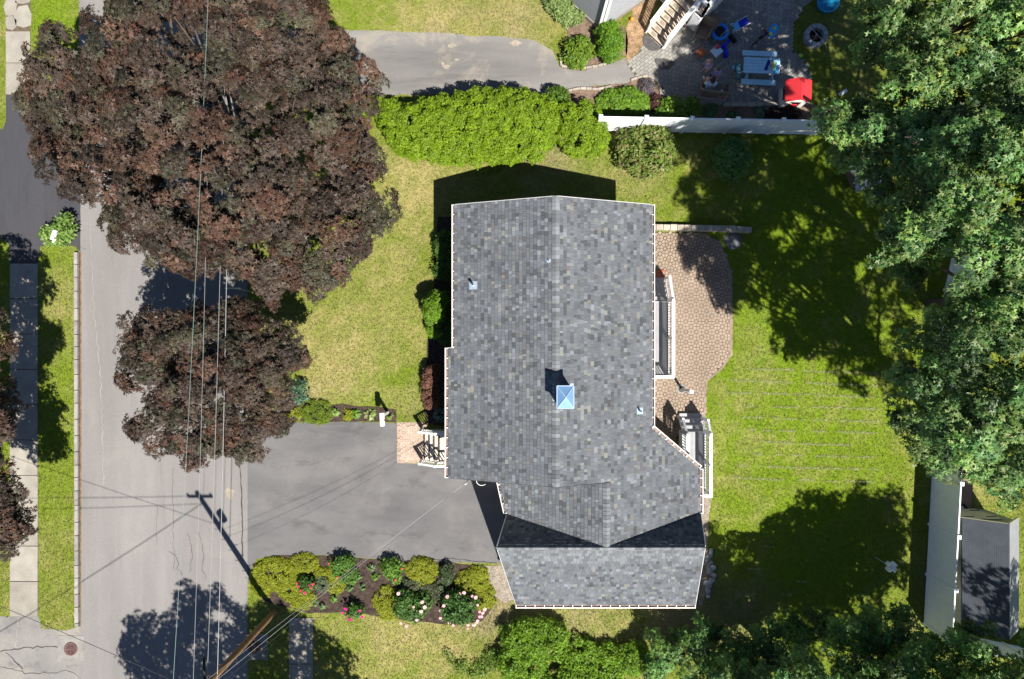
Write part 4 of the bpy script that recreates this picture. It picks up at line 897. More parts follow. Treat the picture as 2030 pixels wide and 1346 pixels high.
LM_P = leafmat('purple_leaf', .55, .12, .22); LM_G = leafmat('maple_leaf', .5, .28, .4); LM_H = leafmat('hedge_leaf', .5, .3, .3)
PURP = [(.057, .040, .030), (.047, .034, .028), (.072, .044, .030), (.055, .047, .031), (.080, .064, .052)]; PW = [.4, .25, .14, .14, .07]
tree('purple_maple', 'huge dark purple maple spreading over street and lawn', XY(523, 359), LB((400, 290, 6.6, 3.4, 2.3), (280, 120, 6, 2.1), (400, 70, 6.4, 2.6), (560, 100, 6, 2.1), (610, 240, 6, 2.4), (640, 420, 5.6, 2.2), (650, 490, 5.2, 1.45), (480, 440, 5.6, 2.1), (350, 420, 5.5, 1.9), (215, 290, 5.4, 2.0),
     (130, 160, 5, 1.35), (90, 205, 4.6, .95), (120, 285, 4.6, 1.05), (95, 90, 4.6, .8), (62, 200, 4.6, .6), (72, 85, 4.4, .5), (60, 150, 4.5, .35), (260, 455, 4.8, 1.0), (705, 330, 5, 1.05), (715, 430, 4.6, .7), (640, 100, 5.2, .85), (655, 160, 5.0, .8), (560, 500, 5.0, 1.2), (410, -50, 6, 2.4), (540, -30, 6, 1.5), (310, 20, 5.8, 1.3), (320, 490, 4.8, .6), (440, 500, 4.8, .5), (160, 215, 5, 1.4), (250, 60, 5, .6), (700, 230, 5, .6), (600, 545, 4.8, .75), (520, 545, 4.8, .7)),
     PURP, PW, .125, seed=11, m=LM_P, cover=1.2, spacing=.62, rad=.47, inner=.3, boughvar=.28)
tree('purple_maple', 'smaller purple maple overhanging the street beside the driveway', XY(512, 735), LB((425, 730, 4.7, 2.3, 1.6), (335, 662, 4.3, .95), (285, 665, 4.0, .8), (300, 735, 4, 1.0), (320, 830, 3.8, 1.0), (395, 850, 4, 1.2), (395, 905, 3.4, .5), (490, 840, 4, 1.25), (545, 690, 4.2, 1.0), (575, 705, 3.8, .7), (490, 655, 4.5, 1.1), (545, 790, 4, .9), (415, 668, 4.5, 1.0), (500, 895, 3.4, .45)),
     PURP, PW, .12, seed=12, m=LM_P, cover=1.2, spacing=.56, rad=.44, trunk_r=.16)
tree('purple_maple', 'purple maple at the left edge shading the sidewalk', (-22.6, -5.3), LB((-140, 870, 6, 2.4), (-60, 990, 5.2, 1.35), (-15, 1050, 4.8, .9), (20, 970, 4.4, .75), (40, 1010, 4.2, .55), (-90, 790, 5.5, 1.4), (-90, 720, 5.2, 1.3), (-20, 740, 4.6, .5), (-15, 830, 4.6, .5), (-75, 640, 5, 1.2), (5, 695, 4.5, .45), (5, 790, 4.5, .5), (12, 845, 4.4, .4), (25, 1060, 4.4, .5), (-70, 910, 5, 1.1)),
     PURP, PW, .125, seed=13, m=LM_P, cover=1.1, spacing=.62, rad=.48)
GRN = [(.098, .20, .050), (.080, .17, .050), (.165, .25, .075), (.225, .29, .105), (.11, .205, .038)]; GW = [.30, .18, .26, .15, .11]
tree('green_maple', 'green maple crowding the top right corner above the fire pit', (16.8, 12.2), LB((1890, 90, 9.6, 2.0), (1800, 60, 8.6, 1.3), (1770, 130, 9, .85), (1980, 60, 11, 1.9), (1770, 10, 8.6, 1.0), (2000, 20, 10.5, 1.0), (2010, 90, 10.5, 1.0), (1890, -40, 11, 2.0), (1980, 190, 11, 1.5), (1840, 190, 10.5, 1.1), (1765, 200, 9.5, .6), (1900, 240, 10, 1.2), (2100, 100, 11.5, 2.0), (1735, 90, 8.5, .5), (2130, -80, 12, 2.4), (2000, -90, 11, 2.0), (1730, 40, 8.5, .45)),
     GRN, GW, .115, seed=21, m=LM_G, cover=.95, spacing=.54, rad=.385, group=None, boughvar=.36)
tree('green_maple', 'green maple whose low boughs hang over the white fence end', (17.2, 7.6), LB((1790, 320, 10, 1.3), (1715, 265, 9.5, .95), (1655, 245, 8.8, .6), (1640, 222, 8.5, .35), (1675, 305, 8.6, .45), (1725, 300, 9, .7), (1870, 310, 10.5, 1.4), (1765, 410, 9, .7), (1785, 470, 10.5, .75), (1850, 410, 10.8, 1.2), (1800, 540, 8.6, .65), (1700, 215, 9, .5)) + [(17.6, 6.8, 11, 1.9, 1.9, 1.3), (16.9, 8.9, 11, 1.7, 1.7, 1.2), (18.6, 4.6, 11, 1.8, 1.8, 1.3), (19.5, 8, 11, 1.9, 1.9, 1.3)],
     GRN, GW, .115, seed=22, m=LM_G, cover=.95, spacing=.54, rad=.385, boughvar=.36)
tree('green_maple', 'tall green maple at the right edge beside the back lawn', (18.4, 1.5), LB((2150, 560, 12, 2.0), (2020, 420, 11, 1.1), (1970, 380, 12, 2.0), (1905, 450, 11, .75), (2000, 480, 12, 1.5), (1890, 370, 11.5, 1.2), (2080, 420, 12.5, 2.2), (1970, 290, 11.5, 1.4), (1815, 500, 10, .55), (2010, 620, 11.5, 1.1)) + [(17.5, 1.5, 11, 1.8, 1.8, 1.3), (19.5, 2.5, 11, 1.8, 1.8, 1.3), (19.5, -.5, 11, 2, 2, 1.4)],
     GRN, GW, .115, seed=23, m=LM_G, cover=.95, spacing=.54, rad=.385, boughvar=.36)
tree('green_maple', 'broad green maple reaching over the mown lawn at right', (18.3, -3.2), LB((2160, 760, 11, 2.0), (2190, 900, 10, 1.8), (2150, 640, 11.5, 1.7), (1945, 740, 10.5, 1.35), (1970, 830, 11.5, 1.8), (1860, 665, 10, .75), (1835, 790, 10, .85), (1805, 840, 9, .65), (1870, 850, 9.5, 1.2), (1895, 915, 7.2, .75), (1960, 650, 11.5, 1.3), (2040, 740, 12, 2.2), (2010, 930, 8.5, 1.1), (1800, 745, 9.5, .45), (2060, 880, 10, 1.5), (1990, 585, 10.5, .55), (1860, 905, 6.6, .5)) + [(18, -2.5, 10.5, 1.7, 1.7, 1.2), (20, -3.5, 11, 2, 2, 1.4), (17.6, -5, 9.6, 1.5, 1.5, 1.1), (19.5, -6.3, 10, 1.6, 1.6, 1.2)],
     GRN, GW, .115, seed=24, m=LM_G, cover=.95, spacing=.54, rad=.385, boughvar=.36)
DGR = [(.060, .14, .032), (.085, .175, .038), (.115, .21, .045), (.16, .25, .065)]; DW = [.4, .3, .2, .1]
tree('green_tree', 'dark green leafy tree at the bottom right corner', (15.5, -12.9), LB((1800, 1310, 4.2, 1.4), (1900, 1330, 5, 1.6), (1700, 1290, 3.8, 1.2), (1990, 1340, 5.5, 1.7), (1850, 1400, 6, 2.2), (2000, 1430, 7, 2.2), (1720, 1250, 3, .7), (1780, 1230, 2.8, .55), (1650, 1400, 5.5, 2.0)),
     DGR, DW, .12, seed=25, m=LM_G, cover=1.15, spacing=.6, rad=.44, trunk_r=.14, boughvar=.36)
tree('green_tree', 'dark green leafy tree along the bottom edge right of the hedge', (10.6, -12.9), LB((1390, 1300, 1.5, 1.1), (1480, 1310, 1.9, 1.2), (1560, 1290, 2.2, 1.1), (1620, 1240, 2.0, .7), (1320, 1300, 1.2, .9), (1460, 1370, 3.0, 1.3), (1560, 1240, 1.8, .6), (1400, 1245, 1.2, .5), (1590, 1400, 4.6, 1.8)),
     DGR, DW, .11, seed=26, m=LM_G, cover=1.15, spacing=.5, rad=.38, trunk_r=.12, boughvar=.36)
# trees standing just outside the frame whose shade falls into it
tree('shade_tree', 'street tree below the frame, known by its shade on the street', (-9.3, -17.6), [(-10.5, -18.5, 7.5, 3.4, 3.2, 2.6), (-7.8, -17.9, 6.6, 2.2, 2.4, 2.0), (-12.8, -18.0, 6.8, 1.7, 1.7, 1.5), (-9.5, -21, 7.5, 2.6, 2.6, 2.2), (-6.2, -18.4, 5.8, 1.6, 1.5, 1.3), (-8.7, -16.3, 6.3, 1.5, 1.3, 1.1)],
     GRN, GW, .17, seed=27, m=LM_G, cover=.9, spacing=.76, rad=.58)
tree('shade_tree', 'tall tree below the frame, known by its shade on the back lawn', (17.2, -16.2), [(16.6, -14.9, 8.5, 2.4, 2.2, 2.0), (14.3, -14.4, 7.4, 1.5, 1.5, 1.3), (19.2, -13.6, 8.8, 2.0, 1.9, 1.8), (17, -17.2, 9, 2.4, 2.3, 2.0), (13.2, -13.4, 6.4, .9, .9, .8), (18.8, -11.9, 8.0, 1.3, 1.3, 1.0), (21.9, -13.4, 8, 1.4, 1.4, 1.1), (22.4, -15.4, 8.6, 1.7, 1.7, 1.4)],
     GRN, GW, .17, seed=28, m=LM_G, cover=.75, spacing=.82, rad=.5)
# ------------------------------------------------------------------ hedges and shrubs
def shrub(name, label, cat, lobes, pal, wts, leaf, kind='oval', spacing=.2, rad=.16, cover=1.3, seed=1, group=None, m=None, flat=.4, part='foliage', stem=True, boughvar=.12, shell=(.85, 1.06), inner=.15, zmin=-.1, tilt=.45):
    r = np.random.default_rng(seed); bx = np.mean([l[0] for l in lobes]); by = np.mean([l[1] for l in lobes])
    t = thing(name, label, cat, (bx, by, 0), group=group); L = [(x - bx, y - by, z, a, b, c) for x, y, z, a, b, c in lobes]
    bc, ba, br = lobe_boughs(L, r, spacing, rad, inner=inner, zmin=zmin, shell=shell)
    bc[:, 2] = np.maximum(bc[:, 2], .04)
    ar = {'maple': .40, 'oval': .26, 'sprig': .30, 'blade': .08}[kind] * leaf * leaf
    pos, nrm, dv, sz, idx = bough_leaves(bc, ba, br, cover / ar, leaf, r, flat=flat, tilt=tilt); pos[:, 2] = np.maximum(pos[:, 2], .02)
    if kind == 'blade': dv = dv + np.array([0, 0, .5]); nrm = nrm + dv * .3
    cols = pick_cols(pal, wts, len(pos), r) * (1 + boughvar * r.normal(0, 1, len(bc)).clip(-1.8, 1.8))[idx][:, None]
    leaves(part, pos, nrm, dv, sz, kind, cols.clip(.004, 1), m or LM_H, t)
    if stem:
        mb = MB()
        for x, y, z, a, b, c in L:
            for k in range(3): mb.tube([(x * .6 + rnd.uniform(-.05, .05), y * .6, 0), (x + rnd.uniform(-.3, .3) * a, y + rnd.uniform(-.3, .3) * b, z + c * .5)], [.03, .01], 5)
        mb.build('stem', BARK, t)
    return t
HG = [(.175, .275, .009), (.15, .25, .008), (.21, .30, .014), (.11, .195, .010)]; HW = [.4, .3, .18, .12]
def LS_(*items):   # shrub lobes: (u, v, z, rx, ry, rz)
    return [(*XY(it[0], it[1], it[2] + it[5] * .5), it[2], it[3], it[4], it[5]) for it in items]
shrub('hedge', 'long bright yellow green hedge above the house', 'hedge', LS_((740, 208, .7, .6, .5, .6), (775, 230, .8, .6, .75, .8), (795, 250, .9, .7, 1.0, .9), (820, 252, 1.0, .8, 1.15, 1.0), (850, 250, 1.05, .8, 1.3, 1.1), (880, 247, 1.1, .8, 1.4, 1.2), (910, 245, 1.1, .8, 1.45, 1.25), (940, 242, 1.1, .8, 1.5, 1.3), (970, 240, 1.1, .8, 1.5, 1.35), (1000, 238, 1.1, .8, 1.5, 1.35), (1030, 240, 1.1, .8, 1.45, 1.3), (1060, 242, 1.1, .7, 1.35, 1.25), (1085, 235, 1.0, .5, 1.0, 1.1)), HG, HW, .075, 'sprig', .17, .14, 1.6, 31, inner=.05, zmin=-.35)
shrub('hedge', 'shorter bright green hedge bush joining the long hedge at its fence end', 'hedge', LS_((1145, 258, .9, .85, .95, .9), (1180, 265, .8, .6, .8, .8), (1125, 235, .9, .5, .7, .8), (1165, 225, .8, .6, .6, .7)), HG, HW, .075, 'sprig', .17, .14, 1.6, 32, inner=.05, zmin=-.35)
shrub('flower_shrub', 'dark leafed shrub at the hedge tip by the north driveway', 'shrub', LS_((1105, 190, .5, .45, .4, .5),), [(.09, .17, .015), (.07, .13, .014)], [.6, .4], .1, 'oval', .16, .15, 1.4, 33)
RH = [(.13, .19, .03), (.17, .21, .05), (.10, .15, .025), (.30, .20, .13)]; RW_ = [.4, .3, .22, .08]
shrub('rhododendron', 'large mottled rhododendron with pink buds below the white fence', 'shrub', LS_((1285, 295, .6, 1.1, 1.1, .85), (1255, 290, .5, .7, .8, .6), (1310, 290, .5, .6, .75, .6), (1290, 265, .5, .7, .5, .7)), RH, RW_, .15, 'oval', .24, .2, 1.4, 34)
shrub('round_bush', 'round green bush alone on the lawn below the white fence', 'shrub', LS_((1455, 312, .4, .78, .82, .75),), [(.12, .25, .06), (.15, .27, .07), (.09, .19, .04)], [.4, .4, .2], .1, 'oval', .2, .18, 1.5, 35)
BRT = [(.13, .24, .012), (.10, .20, .012), (.16, .27, .02)]
shrub('evergreen_bush', 'bright green bush at the left house wall', 'shrub', LS_((859, 612, .8, .42, .6, .9), (862, 650, .5, .35, .42, .5), (866, 595, .6, .4, .4, .6)), BRT, [.5, .3, .2], .09, 'sprig', .17, .15, 1.5, 36)
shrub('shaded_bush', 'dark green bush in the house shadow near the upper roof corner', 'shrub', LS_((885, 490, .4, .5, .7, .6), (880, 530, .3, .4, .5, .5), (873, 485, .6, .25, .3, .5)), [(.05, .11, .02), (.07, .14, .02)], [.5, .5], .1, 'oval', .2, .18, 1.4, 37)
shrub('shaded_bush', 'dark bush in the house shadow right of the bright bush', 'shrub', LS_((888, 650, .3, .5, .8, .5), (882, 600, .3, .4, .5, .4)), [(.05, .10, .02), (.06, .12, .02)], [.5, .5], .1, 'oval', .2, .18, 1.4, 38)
shrub('red_barberry', 'reddish brown shrub at the left house wall above the steps', 'shrub', LS_((851, 752, .45, .32, .5, .5), (853, 790, .4, .32, .45, .45), (856, 735, .3, .3, .3, .3)), [(.18, .085, .055), (.13, .055, .04), (.22, .12, .075)], [.5, .3, .2], .07, 'sprig', .15, .13, 1.4, 39)
def hosta(name, label, u, v, r_, pal, seed, n=46, leaf=.24, group=None, up=.5):
    g = np.random.default_rng(seed); t = thing(name, label, 'plant', (*XY(u, v, .15), 0), group=group)
    th = g.uniform(0, 6.283, n); k = g.uniform(.05, 1, n); o = np.stack([np.cos(th), np.sin(th), 0 * th], 1)
    pos = o * (k * r_ * .62)[:, None] + np.array([0, 0, 1]) * (.30 * up * 1.2 * (1.05 - k))[:, None] + np.array([0, 0, .05])
    nrm = np.array([0, 0, 1.0]) + o * (.25 + .4 * k)[:, None] + g.normal(0, .15, (n, 3)); dv = o + np.array([0, 0, .1]) + g.normal(0, .12, (n, 3))
    leaves('leaf_rosette', pos, nrm, dv, g.uniform(.7, 1.1, n) * leaf, 'oval', pick_cols(pal, [1] * len(pal), n, g), LM_H, t, 1.6); return t
HB = [(.07, .14, .12), (.09, .17, .14)]; HV = [(.22, .30, .08), (.34, .36, .16), (.12, .22, .03)]; HGN = [(.10, .21, .02), (.13, .24, .03)]
hosta('hosta', 'blue green hosta in shade beside the front steps', 872, 823, .36, HB, 41)
hosta('hosta', 'small yellow variegated hosta touching the big driveway mound', 664, 817, .2, HV, 42, 34, .16)
hosta('hosta', 'round variegated hosta left of the white mailbox', 732, 822, .33, HV, 43, 60, .18)
hosta('hosta', 'green hosta between the two variegated hostas', 703, 821, .26, HGN, 44, 40, .17)
hosta('hosta', 'small green plant right of the white mailbox', 772, 826, .18, [(.16, .22, .04)], 45, 26, .13)
hosta('hosta', 'large spiky blue green hosta in the shaded fence bed', 1513, 219, .48, [(.09, .17, .11), (.13, .22, .15), (.07, .13, .09)], 46, 90, .26)
hosta('hosta', 'green clump in the fence bed below the wicker sofa', 1410, 217, .42, [(.06, .14, .05), (.08, .17, .06)], 47, 70, .22)
hosta('hosta', 'low green clump against the white fence under the picnic table', 1455, 232, .4, [(.05, .13, .04), (.07, .15, .04)], 48, 60, .22)
CH = [(.25, .275, .014), (.22, .26, .012), (.28, .285, .025), (.17, .22, .012)]; CW = [.4, .3, .2, .1]
def mound(label, items, seed, pal=CH, wts=CW, leaf=.13, name='golden_mound', spacing=.17, cover=.95):
    items = [(u, v, z * .6, a * 1.04, b * 1.04, c * (.5 if name == 'golden_mound' else .9)) for u, v, z, a, b, c in items]
    return shrub(name, label, 'shrub', LS_(*items), pal, wts, leaf * .45, 'sprig', spacing * .6, .10, cover * 1.5, seed, m=LM_H, stem=False, flat=.25, tilt=.4, boughvar=.10, shell=(.92, 1.03), inner=0)
mound('golden green mound overlapping the driveway edge of the front bed', [(628, 817, .12, .62, .50, .34), (610, 805, .1, .35, .3, .3)], 51, [(.13, .19, .012), (.155, .21, .014), (.10, .155, .012)], [.4, .3, .3])
mound('small golden mound at the left end of the front bed', [(582, 822, .1, .3, .26, .22)], 52)
mound('small yellow mound left of the green hosta', [(690, 822, .08, .24, .2, .2)], 53)
mound('wide golden groundcover at the street end of the flower bed', [(545, 1140, .12, .95, .68, .28), (580, 1165, .1, .7, .6, .25), (600, 1118, .12, .62, .38, .26), (600, 1190, .1, .5, .4, .22), (520, 1150, .1, .5, .7, .2), (645, 1140, .1, .5, .32, .22)], 54)
mound('golden clump among the roses right of the wide groundcover', [(665, 1160, .1, .36, .34, .24), (665, 1140, .1, .28, .25, .2)], 55)
mound('golden mound touching the driveway in the middle of the bed', [(835, 1130, .15, .68, .46, .34), (840, 1148, .12, .4, .35, .26)], 56)
mound('golden mound at the lawn side between pink and white flowers', [(765, 1192, .12, .5, .62, .3), (770, 1212, .1, .45, .35, .25)], 57)
mound('golden mound beside the garage gravel patch', [(935, 1158, .15, .68, .55, .38), (960, 1185, .12, .45, .5, .3), (945, 1140, .1, .5, .35, .3)], 58)
mound('lavender coloured grass clump in the middle of the flower bed', [(868, 1175, .2, .35, .4, .3), (850, 1170, .15, .4, .3, .25), (815, 1160, .15, .38, .25, .22)], 59, [(.085, .115, .05), (.11, .10, .075), (.07, .10, .04)], [.5, .25, .25], .16)
mound('tall dark grass spike plant at the driveway edge of the bed', [(885, 1140, .35, .26, .42, .5)], 60, [(.06, .09, .035), (.08, .10, .05)], [.6, .4], .2)
mound('grey green clump beside the crimson roses', [(638, 1158, .15, .28, .3, .25)], 61, [(.10, .14, .08), (.13, .16, .10)], [.5, .5], .16)
GN2 = [(.055, .125, .018), (.07, .15, .02), (.045, .10, .015)]
def flower_mesh(name, m, r_):
    mb = MB()
    for ring, k, rad, zt in ((0, 7, 1.0, .1), (1, 6, .7, .35), (2, 4, .38, .5)):
        for i in range(k):
            a = 6.283 * i / k + ring * .5; c, s = math.cos(a), math.sin(a); w_ = .36 * rad; n = (-s, c)
            mb.add([(0, 0, 0), (c * rad * .6 * r_ + n[0] * w_ * r_, s * rad * .6 * r_ + n[1] * w_ * r_, zt * .6 * r_), (c * rad * r_, s * rad * r_, zt * r_), (c * rad * .6 * r_ - n[0] * w_ * r_, s * rad * .6 * r_ - n[1] * w_ * r_, zt * .6 * r_)], [(0, 1, 2, 3)])
    return mb.mesh(name, m)
CRIM = flower_mesh('flower', mat('crimson_petal', (.52, .015, .10), .5, .15, 20), .075); MAG = flower_mesh('flower', mat('magenta_petal', (.58, .012, .22), .5, .15, 20), .085)
PEO = flower_mesh('flower', mat('blush_petal', (.80, .46, .47), .5, .12, 20), .095); RED = flower_mesh('flower', mat('coral_petal', (.6, .09, .07), .5, .1, 20), .07)
def flowering(label, lobes, pal, flower, spots, seed, zf, leaf=.1, name='rose_bush', extra=0):
    t = shrub(name, label, 'flower bush', LS_(*lobes), pal, [1] * len(pal), leaf, 'oval', .17, .15, 1.35, seed)
    for u, v in spots:
        p = P(u, v, zf) - t.location; link('flower', flower, None, t, (p.x, p.y, zf + rnd.uniform(-.04, .06)), (rnd.uniform(-.4, .4), rnd.uniform(-.4, .4), rnd.uniform(0, 6)), [rnd.uniform(.6, 1.0)] * 3)
    return t
flowering('rose bush with crimson blooms on the wide golden groundcover', [(607, 1158, .25, .34, .28, .3)], GN2, CRIM, [(592, 1162), (598, 1170), (604, 1176), (621, 1158), (617, 1166), (614, 1160), (590, 1156)], 71, .5)
flowering('rose bush with few red blooms near the driveway edge', [(676, 1125, .3, .5, .42, .34), (690, 1140, .25, .4, .35, .3)], [(.10, .21, .03), (.08, .17, .025)], RED, [(682, 1113), (676, 1144), (688, 1132), (652, 1118), (670, 1146)], 72, .55)
flowering('light green bush with coral bloom left of the central golden mound', [(775, 1128, .3, .42, .36, .3), (782, 1142, .2, .35, .28, .25)], [(.13, .24, .03), (.10, .2, .025)], RED, [(797, 1128), (784, 1150)], 73, .5)
flowering('rose bush with magenta blooms at the lawn edge of the bed', [(700, 1212, .22, .36, .26, .3)], GN2, MAG, [(684, 1206), (686, 1208), (714, 1210), (700, 1220), (692, 1228), (697, 1229), (718, 1222), (680, 1214), (706, 1214), (690, 1222)], 74, .5)
flowering('dark leafed peony bush with a few white pink blooms', [(800, 1200, .35, .45, .5, .4), (815, 1215, .3, .45, .4, .35), (838, 1195, .25, .35, .4, .3)], [(.045, .105, .02), (.06, .13, .022), (.10, .19, .04)], PEO, [(790, 1176), (810, 1190), (820, 1203), (835, 1212), (842, 1204), (837, 1194), (795, 1236), (806, 1241), (826, 1230)], 75, .65, .12, 'peony_bush')
flowering('round peony bush ringed with pale pink blooms', [(911, 1208, .4, .74, .70, .5)], [(.040, .10, .02), (.055, .125, .022), (.075, .155, .03)], PEO, [(887, 1182), (911, 1178), (920, 1175), (936, 1182), (943, 1185), (922, 1188), (934, 1196), (947, 1200), (951, 1212), (957, 1216), (961, 1208), (951, 1222), (947, 1230), (940, 1238), (928, 1240), (928, 1246), (899, 1239), (891, 1234), (873, 1226), (880, 1200), (945, 1234), (873, 1211), (955, 1222)], 76, .65, .12, 'peony_bush')
for i, (u, v, lb) in enumerate(((625, 1197, 'tiny plant at the left in the dark mulch'), (638, 1203, 'tiny plant second from the left in the dark mulch'), (661, 1188, 'bright small plant below the golden clump'), (744, 1145, 'bright lime plant in the centre of the mulch'), (718, 1165, 'pale small plant in the open mulch'), (735, 1126, 'feathery green plant near the driveway side of the mulch'), (710, 1143, 'grey tuft in the open mulch beside the roses'), (692, 1168, 'faint tuft in the mulch right of the golden clump'))):
    hosta('seedling', lb, u, v, .2 if i in (2, 3, 5) else .14, HGN if i in (2, 3) else [(.12, .19, .08), (.09, .17, .04)], 80 + i, 30, .14)
# north side plants
shrub('clipped_bush', 'glossy bright green bush at the corner of the grey house', 'shrub', LS_((1212, 82, .55, .52, .72, .6), (1205, 60, .5, .4, .4, .5)), [(.10, .22, .012), (.13, .25, .012), (.08, .17, .012)], [.4, .3, .3], .09, 'sprig', .17, .16, 1.5, 91)
shrub('lime_shrub', 'lime and green shrub on the tan mulch beside the north driveway', 'shrub', LS_((1147, 100, .35, .5, .5, .45), (1140, 112, .3, .4, .35, .4), (1165, 98, .25, .35, .2, .3), (1152, 85, .3, .35, .3, .4)), [(.11, .20, .02), (.17, .25, .02), (.09, .16, .02)], [.4, .35, .25], .12, 'oval', .19, .17, 1.4, 92)
shrub('pale_shrub', 'pale green shrub along the grey clapboard wall', 'shrub', LS_((1115, 15, .3, .45, .4, .4), (1135, 32, .25, .4, .3, .35), (1098, -5, .3, .4, .4, .4)), [(.17, .25, .07), (.22, .29, .10)], [.5, .5], .1, 'oval', .18, .16, 1.4, 93)
mound('long leafed green grass clump beside the small ring bed', [(1245, 195, .25, .7, .5, .5), (1215, 200, .2, .6, .5, .4), (1270, 205, .2, .4, .45, .4)], 94, [(.12, .23, .015), (.10, .2, .015), (.15, .26, .02)], [.4, .3, .3], .24, 'grass_clump')
mound('purple flowered catmint in the small ring bed', [(1282, 172, .15, .34, .34, .25)], 95, [(.12, .09, .11), (.09, .10, .08), (.15, .11, .15)], [.4, .3, .3], .14, 'catmint')
shrub('leafy_bush', 'bright leafy bush between white fence and shaded patio', 'shrub', LS_((1345, 212, .4, .62, .45, .45), (1320, 215, .3, .4, .4, .4), (1372, 212, .3, .4, .4, .4)), [(.10, .2, .02), (.14, .23, .02)], [.6, .4], .13, 'oval', .2, .18, 1.4, 96)
shrub('dark_shrub', 'blackish purple shrub in the fence bed near the playhouse', 'shrub', LS_((1570, 226, .2, .55, .3, .3), (1540, 228, .15, .4, .25, .25)), [(.03, .016, .022), (.022, .014, .02)], [.5, .5], .1, 'oval', .19, .17, 1.3, 97)
shrub('red_barberry', 'dark red shrub between ring bed and leafy bush', 'shrub', LS_((1300, 200, .15, .22, .35, .3),), [(.10, .035, .03), (.07, .03, .03)], [.5, .5], .07, 'sprig', .15, .13, 1.3, 98)
# others
shrub('leafy_shrub', 'light green shrub at the mouth of the dark driveway', 'shrub', LS_((110, 462, .5, .55, .32, .35), (92, 465, .4, .3, .25, .25), (122, 438, .6, .22, .3, .35), (135, 455, .4, .3, .16, .2), (112, 475, .2, .5, .2, .2)), [(.15, .25, .05), (.20, .28, .08), (.11, .2, .03)], [.4, .3, .3], .16, 'oval', .2, .17, 1.2, 99)
shrub('low_hedge', 'bright green hedge along the bottom edge below the garage', 'hedge', LS_((1040, 1275, .5, .95, .85, .6), (1035, 1320, .5, .95, .9, .6), (1090, 1275, .5, .7, .75, .6), (1150, 1310, .3, .9, .8, .35), (1210, 1320, .3, .9, .8, .4), (1060, 1248, .4, .9, .35, .5), (1255, 1310, .4, .7, .7, .5), (1150, 1370, .4, 2.0, .9, .4)), [(.135, .25, .014), (.16, .275, .014), (.10, .195, .014)], [.4, .35, .25], .10, 'sprig', .22, .2, 1.5, 100)
shrub('low_plants', 'weedy green plants below the lawn shade at the rear corner', 'plants', LS_((940, 1325, .15, .9, .4, .2), (900, 1300, .1, .4, .2, .12), (985, 1310, .2, .5, .5, .25)), [(.08, .16, .015), (.11, .2, .02)], [.5, .5], .1, 'oval', .28, .18, .8, 101, stem=False)
shrub('sage_plant', 'blue green leafy plant under the small purple maple edge', 'plant', LS_((592, 776, .25, .28, .42, .3),), [(.07, .16, .07), (.09, .14, .10)], [.5, .5], .14, 'oval', .18, .16, 1.2, 102)
# ================================================================== things on the patio next door
WICK = mat('wicker', (0.20, 0.145, 0.108), 0.8, 0.2, 8, 0.3, 60, bmp=.6); LEGM = mat('pale_metal', (.50, .47, .45), .4, .05)
def rim_box(mb, w_, d_, h0, h1, th, back=True, arms=True):
    if back: mb.box((0, -d_ / 2 + th / 2, (h0 + h1) / 2), (w_, th, h1 - h0))
    if arms:
        for s in (-1, 1): mb.box((s * (w_ / 2 - th / 2), 0, (h0 + h1 * .8) / 2), (th, d_ - th * 2, h1 * .8 - h0))
def seat(name, label, cat, u, v, rz, w_, d_, back_h=.85, group=None, arm_l=True, arm_r=True):
    t = thing(name, label, cat, (*XY(u, v, .4), 0), rz)
    MB().box((0, .02, .38), (w_ - .1, d_ - .06, .12)).build('seat', WICK, t, bevel=.03)
    for i in range(max(2, int(w_ / .12))):   # woven slats
        x = -w_ / 2 + .09 + i * (w_ - .18) / max(1, int(w_ / .12) - 1); MB().box((x, .02, .447), (.06, d_ - .1, .014)).build('weave', WICK, t)
    MB().bar((-w_ / 2 + .03, -d_ / 2, .72), (w_ / 2 - .03, -d_ / 2, .72), .08, .6).build('backrest', WICK, t, bevel=.03); MB().tube([(-w_ / 2, -d_ / 2 + .1, .82), (-w_ / 2 + .1, -d_ / 2 - .02, 1.0 * back_h + .15), (w_ / 2 - .1, -d_ / 2 - .02, 1.0 * back_h + .15), (w_ / 2, -d_ / 2 + .1, .82)], .05, 8).build('back_rim', WICK, t)
    for s, on in ((-1, arm_l), (1, arm_r)):
        if on: MB().bar((s * (w_ / 2 - .03), -d_ / 2 + .05, .52), (s * (w_ / 2 - .03), d_ / 2 - .06, .50), .07, .24).build('arm', WICK, t, bevel=.025)
    for s in (-1, 1):
        for q in (-1, 1): MB().tube([(s * (w_ / 2 - .06), q * (d_ / 2 - .08), .35), (s * (w_ / 2 - .02), q * (d_ / 2 + (.06 if q < 0 else 0)), 0)], .018, 6).build('leg', LEGM, t)
    MB().tube([(-w_ / 2 + .04, -d_ / 2 - .02, .18), (w_ / 2 - .04, -d_ / 2 - .02, .18)], .014, 6).build('stretcher', LEGM, t)
    return t
seat('wicker_sofa', 'brown wicker sofa where the adult sits', 'sofa', 1415, 177, R(-7), 1.22, .62)
seat('wicker_chair', 'brown wicker armchair beside the blue ringed trampoline', 'chair', 1394, 62, R(155), .66, .62)
t = thing('wicker_table', 'square brown wicker table against the deck lattice', 'table', (*XY(1415, 40, .5), 0), R(-40)); MB().box((0, 0, .47), (.62, .62, .06)).build('top', WICK, t, bevel=.02)
for i in range(6): MB().box((-.26 + i * .104, 0, .507), (.085, .58, .012)).build('slat', WICK, t)
for sx in (-1, 1):
    for sy in (-1, 1): MB().box((sx * .26, sy * .26, .22), (.05, .05, .44)).build('leg', WICK, t)
